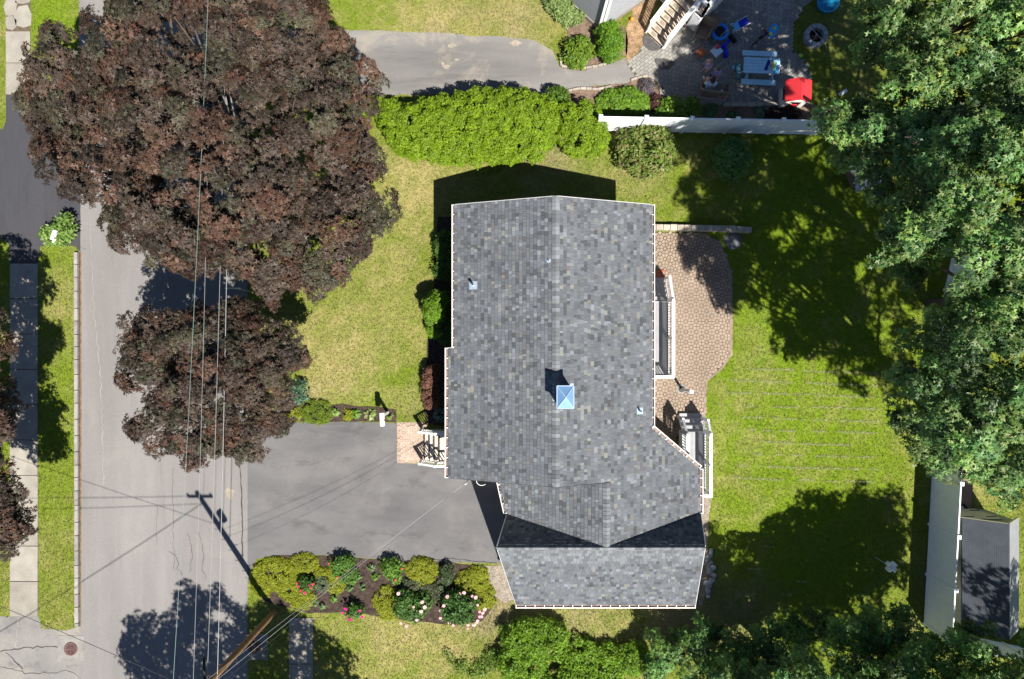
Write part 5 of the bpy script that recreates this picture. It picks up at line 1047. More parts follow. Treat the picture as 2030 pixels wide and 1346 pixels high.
# mini trampoline
t = thing('trampoline', 'mini trampoline with bright blue padded ring', 'trampoline', (*XY(1427, 63, .25), 0)); TB = mat('trampoline_blue', (.012, .22, .72), .5, .05)
MB().lathe([(.24, .27), (.26, .31), (.36, .31), (.39, .26), (.37, .23)], n=32).build('ring', TB, t); MB().lathe([(0, .245), (.25, .255)], n=32).build('mat', mat('jump_mat', (.014, .016, .03), .7), t)
for k in range(6): a = k * 1.047; MB().tube([(.33 * math.cos(a), .33 * math.sin(a), .24), (.34 * math.cos(a), .34 * math.sin(a), 0)], .015, 6).build('leg', LEGM, t)
MB().tube([(-.02, -.30, .3), (.0, -.26, .55), (.27, -.02, .55), (.3, -.05, .3)], .013, 6).build('handle', LEGM, t)
# folding blue chair
t = thing('folding_chair', 'small folding chair with white frame and royal blue seat', 'chair', (*XY(1462, 51, .25), 0), R(22)); RB = mat('royal_blue', (.010, .03, .52), .5, .05); SBL = mat('sky_blue', (.10, .42, .75), .5)
MB().bar((.08, 0, .28), (.42, 0, .42), .34, .03).build('backrest', RB, t); MB().bar((-.18, 0, .25), (.08, 0, .27), .32, .025).build('seat', SBL, t)
for s in (-1, 1):
    MB().tube([(-.36, s * .17, 0), (.30, s * .17, .45), (.46, s * .17, .48)], .012, 6).build('frame', WHITEP, t); MB().tube([(.2, s * .17, 0), (-.2, s * .17, .28), (-.3, s * .17, .30)], .012, 6).build('leg', WHITEP, t)
MB().tube([(-.3, -.17, .3), (.1, .17, .1)], .01, 6).build('brace', WHITEP, t); MB().tube([(-.3, .17, .3), (.1, -.17, .1)], .01, 6).build('brace', WHITEP, t)
# toppled toy basketball hoop
t = thing('toy_hoop', 'toppled toy basketball hoop with royal blue pole and white backboard', 'toy', (*XY(1436, 88, .15), 0), R(40))
MB().tube([(-.28, 0, .22), (.02, 0, .16), (.32, 0, .10)], .065, 10).build('pole', RB, t)
bb = MB().box((-.52, -.03, .3), (.44, .40, .05)).build('backboard', mat('board_pale', (.52, .66, .78), .4), t, bevel=.05)
MB().tube([(-.38 + .1 * math.cos(k * .5236), .1 + .1 * math.sin(k * .5236), .36) for k in range(13)], .02, 6).build('rim', mat('toy_red', (.5, .03, .05), .5), bb); MB().box((-.36, .08, .335), (.16, .08, .03)).build('bracket', mat('toy_red', (.5, .03, .05)), bb)
MB().box((.45, -.04, .13), (.14, .42, .24)).build('base', BLACKM, t, bevel=.04)
t = thing('toy_tube', 'royal blue plastic toy slide tube lying on the pavers', 'toy', (*XY(1438, 102, .12), 0), R(-75)); MB().tube([(-.24, .02, .11), (0, -.01, .12), (.26, -.03, .11)], [.085, .1, .09], 12).build('tube', RB, t)
for k in range(5): MB().tube([(-.18 + k * .09, .01, .117), (-.155 + k * .09, .01, .117)], .104, 12).build('rib', RB, t)
t = thing('foot_stool', 'square rust brown stool left of the white backboard', 'stool', (*XY(1390, 104, .35), 0), R(37)); RUST = mat('rust_cushion', (.30, .085, .035), .8, .12, 6)
MB().box((0, 0, .34), (.36, .36, .1)).build('cushion', RUST, t, bevel=.025)
for sx in (-1, 1):
    for sy in (-1, 1): MB().box((sx * .14, sy * .14, .15), (.04, .04, .3)).build('leg', DARKW, t)
# picnic table
PB2 = mat('pale_blue_paint', (.36, .60, .76), .6, .06, 4, .05, 30, objvar=.04)
t = thing('picnic_table', 'pale blue picnic table with two benches', 'picnic table', (*XY(1509, 131, .6), 0), R(-2.5))
for i in range(5): MB().box((0, -.27 + i * .135, .66), (1.56, .13, .035)).build('board', PB2, t, bevel=.008)
for s in (-1, 1):
    b = MB().box((-.02, s * .62, .40), (1.5, .235, .04)).build('bench', PB2, t, bevel=.03)
    for x in (-.55, .55):
        MB().bar((x, s * .18, .64), (x, s * .52, 0), .04, .085).build('leg', PB2, t)
for x in (-.55, .55): MB().box((x + .045, 0, .36), (.04, 1.4, .08)).build('crossbar', PB2, t); MB().box((x, 0, .625), (.04, .6, .05)).build('cleat', PB2, t)
tz = .68; ptab = XY(1509, 131, .6); a0 = R(-2.5)
def ontop(x, y): return (ptab[0] + x * math.cos(a0) - y * math.sin(a0), ptab[1] + x * math.sin(a0) + y * math.cos(a0), tz)
tag(MB().box((0, 0, .006), (.14, .46, .012)).build('game_board', mat('navy', (.012, .03, .26), .5), None, ontop(.24, .02), (0, 0, R(-22))), 'navy game board flat on the picnic table', 'game board')
YEL = mat('toy_yellow', (.72, .55, .04), .5)
t = thing('toy_fish', 'yellow and white curved toy on the picnic table', 'toy', ontop(.42, .02)); MB().tube([(.02, .16, .05), (.09, .05, .06), (.08, -.08, .06), (.02, -.17, .05)], [.03, .055, .055, .03], 8).build('body', YEL, t)
for p in ((-.01, .15, .05), (-.09, -.08, .05)): q = MB().lathe([(0, .03), (.045, .035), (.065, .0)], p, 12).build('cup', WHITEP, t); MB().lathe([(0, .045), (.038, .045)], p, 12).build('cup_inside', mat('plum', (.05, .012, .02), .5), q)
t = thing('paint_tray', 'turquoise toy tray at the right half of the picnic table', 'toy', ontop(.58, -.02)); TQ = mat('turquoise', (.03, .42, .60), .5)
for y in (.13, -.12): MB().box((0, y, .02), (.12, .1, .04)).build('tub', TQ, t, bevel=.015)
MB().box((0, 0, .008), (.06, .24, .016)).build('tray', TQ, t)
t = thing('toy_pony', 'lilac and white toy at the right end of the picnic table', 'toy', ontop(.70, -.12)); LIL = mat('lilac', (.42, .30, .72), .5); MB().ball((0, 0, .06), .06, (1, 1.3, .9)).build('body', LIL, t); MB().ball((.05, .09, .11), .04).build('head', mat('pale_lilac', (.65, .66, .85), .5), t); MB().box((-.06, -.14, .012), (.16, .12, .024)).build('stand', SBL, t)
# turquoise trike
t = thing('toy_trike', 'turquoise toy trike at the left end of the picnic table', 'tricycle', (*XY(1464, 139, .25), 0), R(-80)); TQ2 = mat('trike_turquoise', (.05, .50, .58), .5)
MB().tube([(-.2, 0, .2), (0, 0, .25), (.2, 0, .2)], [.06, .09, .06], 10).build('body', TQ2, t)
for x, y in ((-.2, .14), (-.2, -.14), (.22, 0)):
    w_ = MB().tube([(x, y - .03, .1), (x, y + .03, .1)], .1, 14).build('wheel', TQ2, t); MB().tube([(x, y - .034, .1), (x, y + .034, .1)], .045, 10).build('hub', WHITEP, w_)
MB().tube([(.2, 0, .2), (.17, 0, .42)], .016, 6).build('fork', WHITEP, t); MB().tube([(.15, -.16, .44), (.17, 0, .42), (.15, .16, .44)], .016, 6).build('handlebar', WHITEP, t); MB().lathe([(0, .0), (.07, .01), (.08, -.02)], (-.02, 0, .35), 12).build('seat', WHITEP, t)
# child's bicycle
t = thing('child_bicycle', 'small black child bicycle with white grips on the pavers', 'bicycle', (*XY(1508, 76, .25), 0), R(38))
for x in (-.30, .30):
    w_ = MB().tube([(x + .15 * math.cos(k * .3927), 0, .17 + .15 * math.sin(k * .3927)) for k in range(17)], .022, 8).build('wheel', BLACKM, t)
    mb = MB()
    for k in range(6): mb.tube([(x, 0, .17), (x + .14 * math.cos(k * 1.047), 0, .17 + .14 * math.sin(k * 1.047))], .004, 4)
    mb.build('spokes', LEGM, w_)
FR = mat('bike_plum', (.16, .02, .08), .4)
MB().tube([(-.3, 0, .17), (-.02, 0, .2), (.2, 0, .42), (.3, 0, .17)], .02, 8).build('frame', FR, t); MB().tube([(-.02, 0, .2), (-.1, 0, .46)], .016, 8).build('seat_post', BLACKM, t); MB().box((-.11, 0, .48), (.2, .12, .05)).build('saddle', BLACKM, t, bevel=.02)
MB().tube([(.2, 0, .42), (.18, 0, .55)], .016, 8).build('stem', BLACKM, t); MB().tube([(.14, -.22, .58), (.19, -.06, .56), (.19, .06, .56), (.14, .22, .58)], .014, 8).build('handlebar', BLACKM, t)
for s in (-1, 1): MB().tube([(.14, s * .2, .58), (.12, s * .28, .58)], .02, 8).build('grip', WHITEP, t); MB().tube([(-.3, s * .02, .17), (-.3, s * .18, .08)], .01, 6).build('stabiliser', LEGM, t)
t = thing('play_mat', 'folded blue play mat with yellow suns on the pavers', 'play mat', (*XY(1531, 62), 0), R(55)); MB().box((0, 0, .05), (.62, .36, .04)).build('mat', mat('mat_blue', (.02, .30, .66), .6), t, bevel=.02)
for x in (-.17, .14): MB().lathe([(0, .078), (.075, .078), (.08, .07)], (x, 0, 0), 16).build('sun_print', YEL, t)
MB().box((.2, .02, .075), (.1, .12, .012)).build('white_print', SBL, t)
for (u, v, r_, m, lb, nm) in ((1585, 113, .09, mat('lime', (.30, .55, .06), .5), 'lime green ball at the lawn edge of the patio', 'ball'), (1470, 75, .035, mat('tennis', (.55, .70, .35), .7), 'tiny tennis ball on the open pavers', 'tennis_ball'), (1252, 40, .085, mat('pumpkin', (.80, .25, .02), .5), 'orange ball on the leaf litter', 'ball'), (1516, 62, .07, mat('terracotta', (.42, .13, .07), .6), 'terracotta ball beside the child bicycle', 'ball')):
    b = MB().ball((0, 0, r_), r_, n=16, m=12); mb2 = b.build(nm, m, None, (*XY(u, v), .03)); tag(mb2, lb, 'ball')
# doormats
MATM = mat('doormat', (.075, .07, .07), .95, .25, 10, .35, 50)
def halfmat(label, u, v, r_, rz, a1=math.pi):
    n = 18; poly = [(0, 0)] if a1 < 3 else []; poly += [(r_ * math.cos(a1 * k / n), r_ * math.sin(a1 * k / n)) for k in range(n + 1)]
    return tag(MB().prism(poly, 0, .016).build('doormat', MATM, None, (*XY(u, v), .042), (0, 0, rz)), label, 'doormat')
halfmat('half round dark mat at the foot of the deck stairs', 1295, 81, .46, math.atan2(-acr.y, -acr.x)); halfmat('fan shaped dark mat half in shade on the pavers', 1318, 117, .46, R(178), R(165))
tag(MB().lathe([(0, .03), (.13, .03), (.14, 0)], n=20).build('drain_lid', mat('dark_lid', (.03, .032, .036), .6), None, (*XY(1118, 123), .018)), 'round black lid in the corner bed beside the north driveway', 'lid')
# playhouse
t = thing('playhouse', 'toy playhouse with red roof and white plank walls', 'playhouse', (*XY(1568, 193, .3), 0), R(-2)); PWH = mat('playhouse_white', (.66, .63, .58), .6, .08, 4, objvar=.05); PRD = mat('playhouse_red', (.50, .028, .035), .5, .08, 4)
for s in (-1, 1):
    for k in range(6): MB().box((s * .43, 0, .12 + k * .17), (.04, .78, .155)).build('plank', PWH, t)
    for k in range(6):
        if s < 0 and k < 5:
            for q in (-1, 1): MB().box((q * .33, s * .40, .12 + k * .17), (.2, .04, .155)).build('plank', PWH, t)
        else: MB().box((0, s * .40, .12 + k * .17), (.86, .04, .155)).build('plank', PWH, t)
MB().add([(-.44, y, 1.04) for y in (-.40, -.36)] + [(.44, y, 1.04) for y in (-.40, -.36)] + [(0, y, 1.32) for y in (-.40, -.36)], [(0, 2, 4), (1, 5, 3), (0, 4, 5, 1), (4, 2, 3, 5)]).build('gable', PWH, t)
for s in (-1, 1): MB().add([(0, -.48, 1.42), (0, .46, 1.42), (s * .56, .46, 1.08), (s * .56, -.48, 1.08), (0, -.48, 1.38), (0, .46, 1.38), (s * .56, .46, 1.04), (s * .56, -.48, 1.04)], [(0, 1, 2, 3) if s < 0 else (3, 2, 1, 0), (4, 5, 6, 7) if s > 0 else (7, 6, 5, 4), (2, 6, 7, 3), (0, 3, 7, 4), (1, 5, 6, 2)]).build('roof_panel', PRD, t)
wi = MB().box((-.455, .05, .72), (.02, .26, .3)).build('window', BLACKM, t)
for s in (-1, 1): MB().box((-.47, .05 + s * .22, .72), (.02, .14, .32)).build('shutter', mat('shutter_plum', (.16, .06, .08), .6), wi)
MB().box((0, -.43, .35), (.3, .03, .6)).build('door', PRD, t); MB().box((0, -.36, .8), (.42, .02, .3)).build('opening', BLACKM, t)
# kiddie pool + fire pit
t = thing('kiddie_pool', 'round blue kiddie pool at the top edge', 'pool', P(1637, 8)); PBL = mat('pool_blue', (.03, .30, .52), .5, .06); MB().lathe([(0, .05), (.40, .05), (.45, .28), (.48, .30), (.49, .27), (.43, .03)], n=40).build('shell', PBL, t)
wm, wnt, wbs = newmat('pool_water'); wbs.inputs['Base Color'].default_value = (.02, .27, .46, 1); wbs.inputs['Roughness'].default_value = .06; wbs.inputs['Transmission Weight'].default_value = .6; wbs.inputs['IOR'].default_value = 1.33
MB().lathe([(0, .15), (.425, .15)], n=40).build('water', wm, t); MB().ball((.12, .14, .17), .05, (1, 1.4, .6)).build('floating_toy', BLACKM, t)
t = thing('fire_pit', 'ring of grey blocks round a black fire pit in the shaded grass', 'fire pit', P(1613, 75)); PITB = mat('pit_block', (.27, .28, .30), .9, .15, 4, .2, objvar=.14, bmp=.4)
for lv in range(2):
    for k in range(12):
        a = 6.283 * (k + lv * .5) / 12; n0, r0, r1 = 5, .31, .50; an = [a + (j / 4 - .5) * .49 for j in range(5)]
        poly = [(r1 * math.cos(q), r1 * math.sin(q)) for q in an] + [(r0 * math.cos(q), r0 * math.sin(q)) for q in reversed(an)]
        MB().prism(poly, lv * .16, lv * .16 + .153).build('block', PITB, t, bevel=.012)
MB().lathe([(0, .04), (.32, .05)], n=24).build('ash_bed', mat('ash', (.012, .011, .011), .95, .4, 8), t); MB().tube([(-.24, .28, .33), (.22, -.24, .33)], .012, 6).build('poker', LEGM, t)
MB().tube([(-.14, .05, .07), (.12, -.1, .12)], .05, 8).build('log', DARKW, t); MB().tube([(-.05, -.16, .08), (.1, .14, .1)], .045, 8).build('log', mat('cut_log', (.42, .27, .17), .8), t)
t = thing('garden_pipe', 'short pale pipe section lying in the shade right of the playhouse', 'pipe', (*XY(1668, 185), .08), R(30)); MB().tube([(-.18, 0, 0), (.18, 0, 0)], .075, 12).build('pipe', mat('pvc_pipe', (.55, .6, .66)), t); MB().tube([(.14, 0, 0), (.2, 0, 0)], .09, 12).build('collar', mat('pvc_pipe', (.55, .6, .66)), t)
# ------------------------------------------------------------------ people
def skin_mesh(name, verts, edges, rads, m, parent, sub=2):
    me = bpy.data.meshes.new(name); me.from_pydata([tuple(v) for v in verts], edges, []); o = bpy.data.objects.new(name, me); C.objects.link(o)
    sk = o.modifiers.new('skin', 'SKIN'); sk.use_smooth_shade = True; me.skin_vertices or None
    lay = me.skin_vertices[0].data if me.skin_vertices else None
    if lay is None:
        bm = bmesh.new(); bm.from_mesh(me); bm.verts.layers.skin.verify(); bm.to_mesh(me); bm.free(); lay = me.skin_vertices[0].data
    for i, r_ in enumerate(rads): lay[i].radius = r_ if hasattr(r_, '__len__') else (r_, r_); lay[i].use_root = (i == 0)
    s = o.modifiers.new('sub', 'SUBSURF'); s.levels = sub; s.render_levels = sub
    dg = bpy.context.evaluated_depsgraph_get(); me2 = bpy.data.meshes.new_from_object(o.evaluated_get(dg)); me2.name = name
    bpy.data.objects.remove(o); me2.materials.clear(); me2.materials.append(m); me2.polygons.foreach_set('use_smooth', [True] * len(me2.polygons))
    return link(name, me2, None, parent)
SKIN = mat('skin', (.62, .36, .27), .55, .06, 8)
def hand(vs, es, rs, wi, wrist, fwd, s=1.0, side=1):
    """palm and five fingers grown from the wrist vertex wi"""
    fwd = Vector(fwd).normalized(); up = Vector((0, 0, 1)) if abs(fwd.z) < .8 else Vector((0, 1, 0)); lat = fwd.cross(up).normalized() * side
    palm = Vector(wrist) + fwd * .045 * s; vs.append(palm); rs.append(.026 * s); pi = len(vs) - 1; es.append((wi, pi))
    for k, L in enumerate((.060, .068, .064, .050)):
        a = palm + fwd * .045 * s + lat * (k - 1.5) * .020 * s; b = a + fwd * L * .55 * s - up * .01 * s; c = b + fwd * L * .4 * s - up * .025 * s
        for q in (a, b, c): vs.append(q); rs.append(.0085 * s)
        n = len(vs); es += [(pi, n - 3), (n - 3, n - 2), (n - 2, n - 1)]
    a = palm - lat * .032 * s + fwd * .005 * s; b = a - lat * .02 * s + fwd * .03 * s; vs += [a, b]; rs += [.010 * s, .009 * s]; n = len(vs); es += [(pi, n - 2), (n - 2, n - 1)]
def head(parent, c, r_, fwd, hairm, hair_len=.6):
    fwd = Vector(fwd).normalized(); lat = Vector((fwd.y, -fwd.x, 0)).normalized(); up = lat.cross(fwd)
    M3 = Matrix((lat, fwd, up)).transposed()
    mb = MB().ball((0, 0, 0), r_, (.80, .95, 1.15), 16, 12); mb.ball((0, r_ * .93, -r_ * .1), r_ * .15, (.8, 1.1, 1.1), 8, 6)
    for s in (-1, 1): mb.ball((s * r_ * .8, -.02 * r_, -.05 * r_), r_ * .2, (.4, .8, 1.2), 8, 6)
    mb.v = [tuple(M3 @ Vector(p)) for p in mb.v]; o = mb.build('head', SKIN, parent, tuple(c))
    for s in (-1, 1):
        e = MB().ball((0, 0, 0), r_ * .1, (1.3, .6, .8), 8, 6); e.build('eye', BLACKM, o, tuple(M3 @ Vector((s * r_ * .33, r_ * .86, r_ * .1))))
    MB().ball((0, 0, 0), r_ * .14, (1.8, .5, .5), 8, 6).build('mouth', mat('lips', (.4, .12, .1), .5), o, tuple(M3 @ Vector((0, r_ * .85, -r_ * .48))))
    hb = MB(); n, m_ = 16, 10
    for i in range(m_ + 1):
        th = math.pi * .62 * i / m_
        for j in range(n):
            a = 6.283 * j / n; q = Vector((math.sin(th) * math.cos(a) * .90, math.sin(th) * math.sin(a) * 1.04, math.cos(th) * 1.24)) * r_ * 1.07
            if q.y > r_ * .35 and q.z < r_ * .55: q.y = r_ * .35; q.x *= 1.02
            if q.y < 0 and i == m_: q.z -= r_ * hair_len
            hb.v.append(tuple(M3 @ q))
    hb.f = [(i * n + j, (i + 1) * n + j, (i + 1) * n + (j + 1) % n, i * n + (j + 1) % n) for i in range(m_) for j in range(n)]; hb.sm = [True] * len(hb.f)
    hb.build('hair', hairm, o); return o
def person(label, base, pel, chest, neck, headc, shs, elbs, wrs, hips, knees, ankles, toes, s, mats, hand_dirs, face, hr, hairm, sleeve=.7, leg_cover=.5, skirt=False):
    t = thing('person', label, 'person', (base[0], base[1], 0)); B = Vector((base[0], base[1], 0)); V = lambda p: Vector(p) - B
    vs = [V(pel), (V(pel) + V(chest)) / 2, V(chest), V(neck), V(headc) - Vector((0, 0, hr * .6))]; rs = [.135 * s, .115 * s, .13 * s, .055 * s, .05 * s]; es = [(0, 1), (1, 2), (2, 3), (3, 4)]
    for k in (0, 1):
        n = len(vs); vs += [V(shs[k]), V(elbs[k]), (V(elbs[k]) + V(wrs[k])) / 2, V(wrs[k])]; rs += [.058 * s, .042 * s, .038 * s, .026 * s]; es += [(2, n), (n, n + 1), (n + 1, n + 2), (n + 2, n + 3)]; hand(vs, es, rs, n + 3, vs[n + 3], hand_dirs[k], s, 1 if k else -1)
        n = len(vs); vs += [V(hips[k]), (V(hips[k]) + V(knees[k])) / 2, V(knees[k]), (V(knees[k]) * .6 + V(ankles[k]) * .4), V(ankles[k])]; rs += [.088 * s, .078 * s, .055 * s, .054 * s, .036 * s]; es += [(0, n)] + [(n + i, n + i + 1) for i in range(4)]
        vs.append(V(toes[k])); rs.append(.03 * s); es.append((n + 4, n + 5))
    skin_mesh('body', vs, es, rs, SKIN, t)
    v2 = [V(pel) + Vector((0, 0, .02)), (V(pel) + V(chest)) / 2, V(chest), V(neck) - Vector((0, 0, .03 * s))]; r2 = [.155 * s, .135 * s, .150 * s, .075 * s]; e2 = [(0, 1), (1, 2), (2, 3)]
    for k in (0, 1): n = len(v2); v2 += [V(shs[k]), V(shs[k]).lerp(V(elbs[k]), sleeve)]; r2 += [.075 * s, .06 * s]; e2 += [(2, n), (n, n + 1)]
    skin_mesh('shirt', v2, e2, r2, mats[0], t)
    v3 = [V(pel)]; r3 = [.158 * s]; e3 = []
    for k in (0, 1): n = len(v3); v3 += [V(hips[k]), V(hips[k]).lerp(V(knees[k]), leg_cover)]; r3 += [.105 * s, .10 * s]; e3 += [(0, n), (n, n + 1)]
    skin_mesh('shorts', v3, e3, r3, mats[1], t)
    for k in (0, 1): a, b = V(ankles[k]), V(toes[k]); MB().tube([a - (b - a) * .35 - Vector((0, 0, .03 * s)), a.lerp(b, .5) - Vector((0, 0, .02 * s)), b + (b - a) * .2 - Vector((0, 0, .01))], [.036 * s, .044 * s, .03 * s], 8).build('shoe', mats[2], t)
    head(t, V(headc), hr, face, hairm); return t
DHAIR = mat('dark_hair', (.035, .02, .016), .6, .2, 30); BHAIR = mat('fair_hair', (.38, .27, .15), .6, .2, 30); LHAIR = mat('brown_hair', (.16, .085, .05), .6, .2, 30)
p0 = P(1404, 176, .5); k1 = P(1404, 153, .52); k2 = P(1420, 163, .52)
person('adult in pale blue top sitting on the wicker sofa with bare legs', (p0.x, p0.y), (p0.x, p0.y, .56), (p0.x, p0.y + .02, .93), (p0.x, p0.y + .06, 1.10), (p0.x + .01, p0.y + .12, 1.22),
       [(p0.x - .19, p0.y + .03, 1.02), (p0.x + .19, p0.y + .03, 1.02)], [(p0.x - .25, p0.y + .14, .76), (p0.x + .25, p0.y + .14, .76)], [(p0.x - .05, p0.y + .30, .82), (p0.x + .07, p0.y + .30, .82)],
       [(p0.x - .10, p0.y + .03, .54), (p0.x + .11, p0.y + .02, .54)], [tuple(k1), tuple(k2)], [(k1.x - .03, k1.y + .05, .09), (k2.x + .05, k2.y + .06, .09)], [(k1.x - .06, k1.y + .20, .05), (k2.x + .10, k2.y + .19, .05)], 1.0,
       (mat('pale_blue_top', (.42, .60, .76), .7), mat('denim_shorts', (.30, .40, .52), .8), WHITEP), [(.3, 1, 0), (-.3, 1, 0)], (0, .8, -.6), .105, DHAIR, .6, .25)
tag(MB().box((0, 0, 0), (.08, .15, .01)).build('phone', BLACKM, None, (p0.x + .01, p0.y + .42, .84), (R(35), 0, 0)), 'dark phone in the hands of the seated adult', 'phone')
t = thing('drink_cup', 'white cup with purple base on the wicker sofa', 'cup', (*XY(1430, 181, .5), .455)); MB().lathe([(0, 0), (.035, 0), (.045, .11), (.04, .115), (0, .115)], n=14).build('cup', WHITEP, t); MB().lathe([(.036, .0), (.05, .015), (.04, .035)], n=14).build('sleeve', LIL, t)
def child(label, fx0, fy0, fx1, fy1, h, face, mats, hairm, swing):
    a = P(fx0, fy0, .05); b = P(fx1, fy1, .05); c = (a + b) / 2; s = h / 1.72; f = Vector((face[0], face[1], 0)).normalized(); l = Vector((f.y, -f.x, 0))
    H_ = lambda z, o=0, q=0: (c.x + f.x * o + l.x * q, c.y + f.y * o + l.y * q, z * h)
    return person(label, (c.x, c.y), H_(.52), H_(.74), H_(.82), H_(.91, .02), [H_(.79, 0, -.105 * h), H_(.79, 0, .105 * h)], [H_(.65, swing, -.17 * h), H_(.65, -.03, .16 * h)], [H_(.58, swing + .14, -.17 * h), H_(.52, .06, .16 * h)],
                  [H_(.50, 0, -.055 * h), H_(.50, 0, .055 * h)], [(a.x * .6 + c.x * .4 + f.x * .05, a.y * .6 + c.y * .4 + f.y * .05, .28 * h), (b.x * .6 + c.x * .4 + f.x * .05, b.y * .6 + c.y * .4 + f.y * .05, .28 * h)], [(a.x, a.y, .06), (b.x, b.y, .06)], [(a.x + f.x * .10, a.y + f.y * .10, .035), (b.x + f.x * .10, b.y + f.y * .10, .035)], s * 1.02, mats, [(f.x, f.y, .2), (f.x, f.y, -.5)], (f.x, f.y, -.2), .092, hairm, .5, .55)
child('child in pink patterned top stepping across the pavers', 1392, 140, 1402, 137, 1.12, (-.8, -.6), (mat('pink_top', (.62, .36, .48), .7, .3, 25), mat('pale_denim', (.42, .52, .68), .8), mat('pink_shoes', (.7, .45, .52), .6)), BHAIR, .05)
child('child in lilac blue dress facing the seated adult', 1411, 151, 1415, 154, 1.02, (-.5, -.85), (mat('lilac_dress', (.46, .46, .78), .7, .25, 25), mat('lilac_skirt', (.42, .42, .75), .7), mat('tan_shoes', (.5, .36, .3), .6)), LHAIR, .08)
# ================================================================== utility pole and wires
PX, PY = XY(545, 1212); PH = 9.6; lean = Vector((-.16, .05))
pole = thing('utility_pole', 'weathered brown utility pole with climbing steps at the bottom', 'utility pole', (PX, PY, 0)); POLEM = mat('pole_wood', (.22, .125, .06), .85, .2, 3, .3, 30, bmp=.5)
def pz(z): return Vector((lean.x * z / PH, lean.y * z / PH, z))
MB().tube([pz(-.1), pz(0), pz(4), pz(PH)], [.15, .14, .125, .10], 14).build('shaft', POLEM, pole)
for k in range(14): z = 1.6 + k * .42; s = 1 if k % 2 else -1; MB().tube([pz(z) + Vector((s * .14, 0, 0)), pz(z) + Vector((s * .26, 0, 0)), pz(z) + Vector((s * .26, 0, .04))], .012, 5).build('step', IRON, pole)
MB().bar(pz(9.2) + Vector((-.55, .05, 0)), pz(9.2) + Vector((.55, .05, 0)), .09, .11).build('crossarm', POLEM, pole); ins = mat('insulator', (.35, .32, .30), .3)
for x in (-.5, 0, .5): MB().lathe([(0, .14), (.04, .14), (.06, .06), (.03, 0)], pz(9.27) + Vector((x, .05, 0)), 10).build('insulator', ins, pole)
MB().lathe([(0, 0), (.15, 0), (.16, .55), (.12, .62), (0, .64)], pz(6.9) + Vector((.22, .28, 0)), 16).build('transformer', mat('grey_tank', (.3, .31, .32), .4), pole); MB().tube([pz(6.4) + Vector((-.1, .12, 0)), pz(6.4) + Vector((-.1, 1.0, .05))], .05, 8).build('splice_case', BLACKM, pole)
def wire(label, a, b, sag, rad, m, n=40, name='overhead_wire', group=None):
    a, b = Vector(a), Vector(b); pts = [a.lerp(b, i / n) - Vector((0, 0, sag * 4 * (i / n) * (1 - i / n))) for i in range(n + 1)]; o = pts[0].copy()
    ob = MB().tube([p - o for p in pts], rad, 6).build(name, m, None, tuple(o)); return tag(ob, label, 'wire', group)
WP = mat('wire_pale', (.26, .26, .27), .5); WT = mat('wire_teal', (.17, .24, .22), .5); WD = mat('wire_dark', (.05, .05, .055), .6)
q = lambda z, x=0, y=0: pz(z) + Vector((PX + x, PY + y, 0))
wire('thin teal wire along the street, leftmost of the four', (-10.58, PY, 8.85), (-8.7, 34, 8.9), .55, .007, WT)
wire('second pale wire from the left along the street', (-10.53, PY, 7.5), (-9.65, 34, 7.7), .45, .0065, WP)
wire('third pale wire from the left along the street', (-10.48, PY, 6.55), (-9.35, 34, 6.9), .4, .008, WP)
wire('thick rightmost cable along the street', (-10.36, PY, 6.0), (-9.6, 34, 6.4), .4, .013, WP)
for k, (z0, x1, dy) in enumerate(((6.35, -1.75, 0), (6.15, -1.78, -.02), (5.75, -1.80, -.06))):
    wire(('upper strand of the service drop from pole to house', 'middle strand of the service drop from pole to house', 'lower strand of the service drop from pole to house')[k], q(z0, 0 + .1 * k, .15 - .22 * k), (x1, -5.56 + dy, 3.45 - .12 * k), .35 + .1 * k, (.0045, .006, .004)[k], WP if k < 2 else WD)
wire('dark wire crossing the side street in the bottom left corner', q(7.0), (-26, -6.2, 6.2), .3, .010, WD)
wire('high wire leaving the pole to the left, upper one', q(9.3, -.4), (-34, -11.2, 9.0), .5, .014, WD); wire('high wire leaving the pole to the left, lower one', q(8.7, -.1), (-34, -11.6, 8.4), .6, .012, WD)
wire('high wire leaving the pole to the lower left', q(8.8), (-30, -23, 8.2), .5, .018, WD)
# ================================================================== grass blades over the lawns (one mass)
def grass(n, seed):
    r = np.random.default_rng(seed); x = r.uniform(-23.2, 23.2, n); y = r.uniform(-15.6, 15.6, n); ok = np.ones(n, bool)
    for po in HARD + [WALK_W, WALK_WN, WALK_E]:
        ok &= ~inside(po, x + r.normal(0, .035, n), y + r.normal(0, .035, n))
    ok &= ~((x > -1.95) & (x < 5.2) & (y > -5.2) & (y < 5.0)); ok &= ~((x > .3) & (x < 7.3) & (y > -10.5) & (y < -4))
    ok &= ~((x > 18.6) & (x < 20.8) & (y > -11.9) & (y < -7.4)); ok &= ~inside([XY(1190, 60), XY(1110, -20), XY(1280, -20)], x, y)
    return x[ok], y[ok], r
x, y, r = grass(370000, 5)
n = len(x); u = r.random(n); cols = lawn_cols(x, y, u) * r.uniform(.75, 1.3, (n, 1))
pale = 0
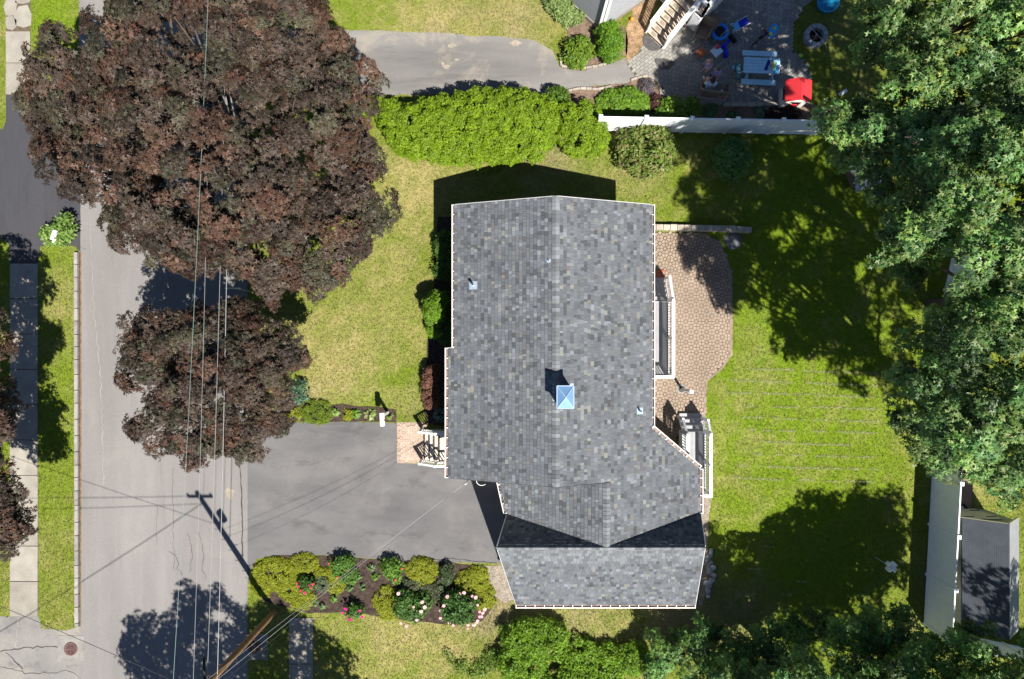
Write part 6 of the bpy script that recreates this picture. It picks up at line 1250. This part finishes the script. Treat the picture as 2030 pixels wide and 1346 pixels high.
# lines of dry clippings left by the mower
CL = []
for v0 in list(range(735, 960, 24)) + [1085, 1110, 1130, 1152, 1178]:
    a = XY(1470, v0); k = 700; uu = r.uniform(1440 + r.uniform(-20, 60), 1740, k) if v0 < 960 else r.uniform(1480, 1600, k // 2)
    m_ = fbm(uu / 22, np.full(len(uu), v0 * 1.0), 77) > (.42 if v0 < 960 else .6); uu = uu[m_]; vv = v0 + 5 * (fbm(uu / 90, uu * 0 + v0, 5) - .5) + r.normal(0, .8, len(uu)) + (uu - 1590) * .03
    CL.append(np.stack([(uu - 1015) * CAM_H / FPX, (673 - vv) * CAM_H / FPX], 1))
CL = np.concatenate(CL); okc = np.ones(len(CL), bool)
x = np.concatenate([x, CL[:, 0]]); y = np.concatenate([y, CL[:, 1]]); cols = np.concatenate([cols, np.array([.34, .36, .17]) * r.uniform(.8, 1.2, (len(CL), 1))])
n = len(x); th = r.uniform(0, 6.283, n); L = r.uniform(.045, .11, n); wd = r.uniform(.008, .020, n); up = r.uniform(.15, .75, n)
d = np.stack([np.cos(th), np.sin(th)], 1); pn = np.stack([-d[:, 1], d[:, 0]], 1)
b0 = np.stack([x, y, np.full(n, .001)], 1)
tri = np.zeros((n, 3, 3)); tri[:, 0, :2] = b0[:, :2] + pn * wd[:, None]; tri[:, 1, :2] = b0[:, :2] - pn * wd[:, None]; tri[:, 0, 2] = tri[:, 1, 2] = .012
tri[:, 2, :2] = b0[:, :2] + d * (L * (1 - up * .5))[:, None]; tri[:, 2, 2] = .012 + L * up
me = poly_mesh('grass', tri, leafmat('grass_blade', .6, .3, .15), cols.clip(.005, 1))
tag(link('grass', me), 'short mown grass blades covering the lawns', 'grass', kind='stuff')
# repeats of a kind share a group
GROUPS = {'purple_maple': 'purple maples along the street', 'green_maple': 'green maples along the right edge', 'green_tree': 'dark green trees along the bottom right', 'shade_tree': 'trees standing just below the frame',
          'overhead_wire': 'overhead wires at the utility pole', 'vinyl_fence': 'white vinyl fences', 'hosta': 'hostas in the beds', 'golden_mound': 'golden mounds in the flower beds', 'seedling': 'small plants in the street bed mulch',
          'mailbox': 'white mailboxes', 'storm_drain': 'storm drain grates', 'vent_pipe': 'vent pipes on the roof', 'hedge': 'bright hedge bushes above the house', 'rose_bush': 'flowering bushes in the street bed', 'peony_bush': 'peony bushes in the street bed',
          'stone_edging': 'stone edgings round the beds next door', 'shaded_bush': 'bushes in the house shadow', 'red_barberry': 'reddish shrubs', 'doormat': 'dark mats on the paver patio', 'ball': 'balls left by the children', 'person': 'people on the shaded patio'}
for o in bpy.data.objects:
    if o.parent is None and o.get('category'):
        k = o.name.split('.')[0]
        if k in GROUPS: o['group'] = GROUPS[k]
tris = sum(len(m.loops) - 2 * len(m.polygons) for m in bpy.data.meshes); print('polys in meshes', tris, 'objects', len(bpy.data.objects))
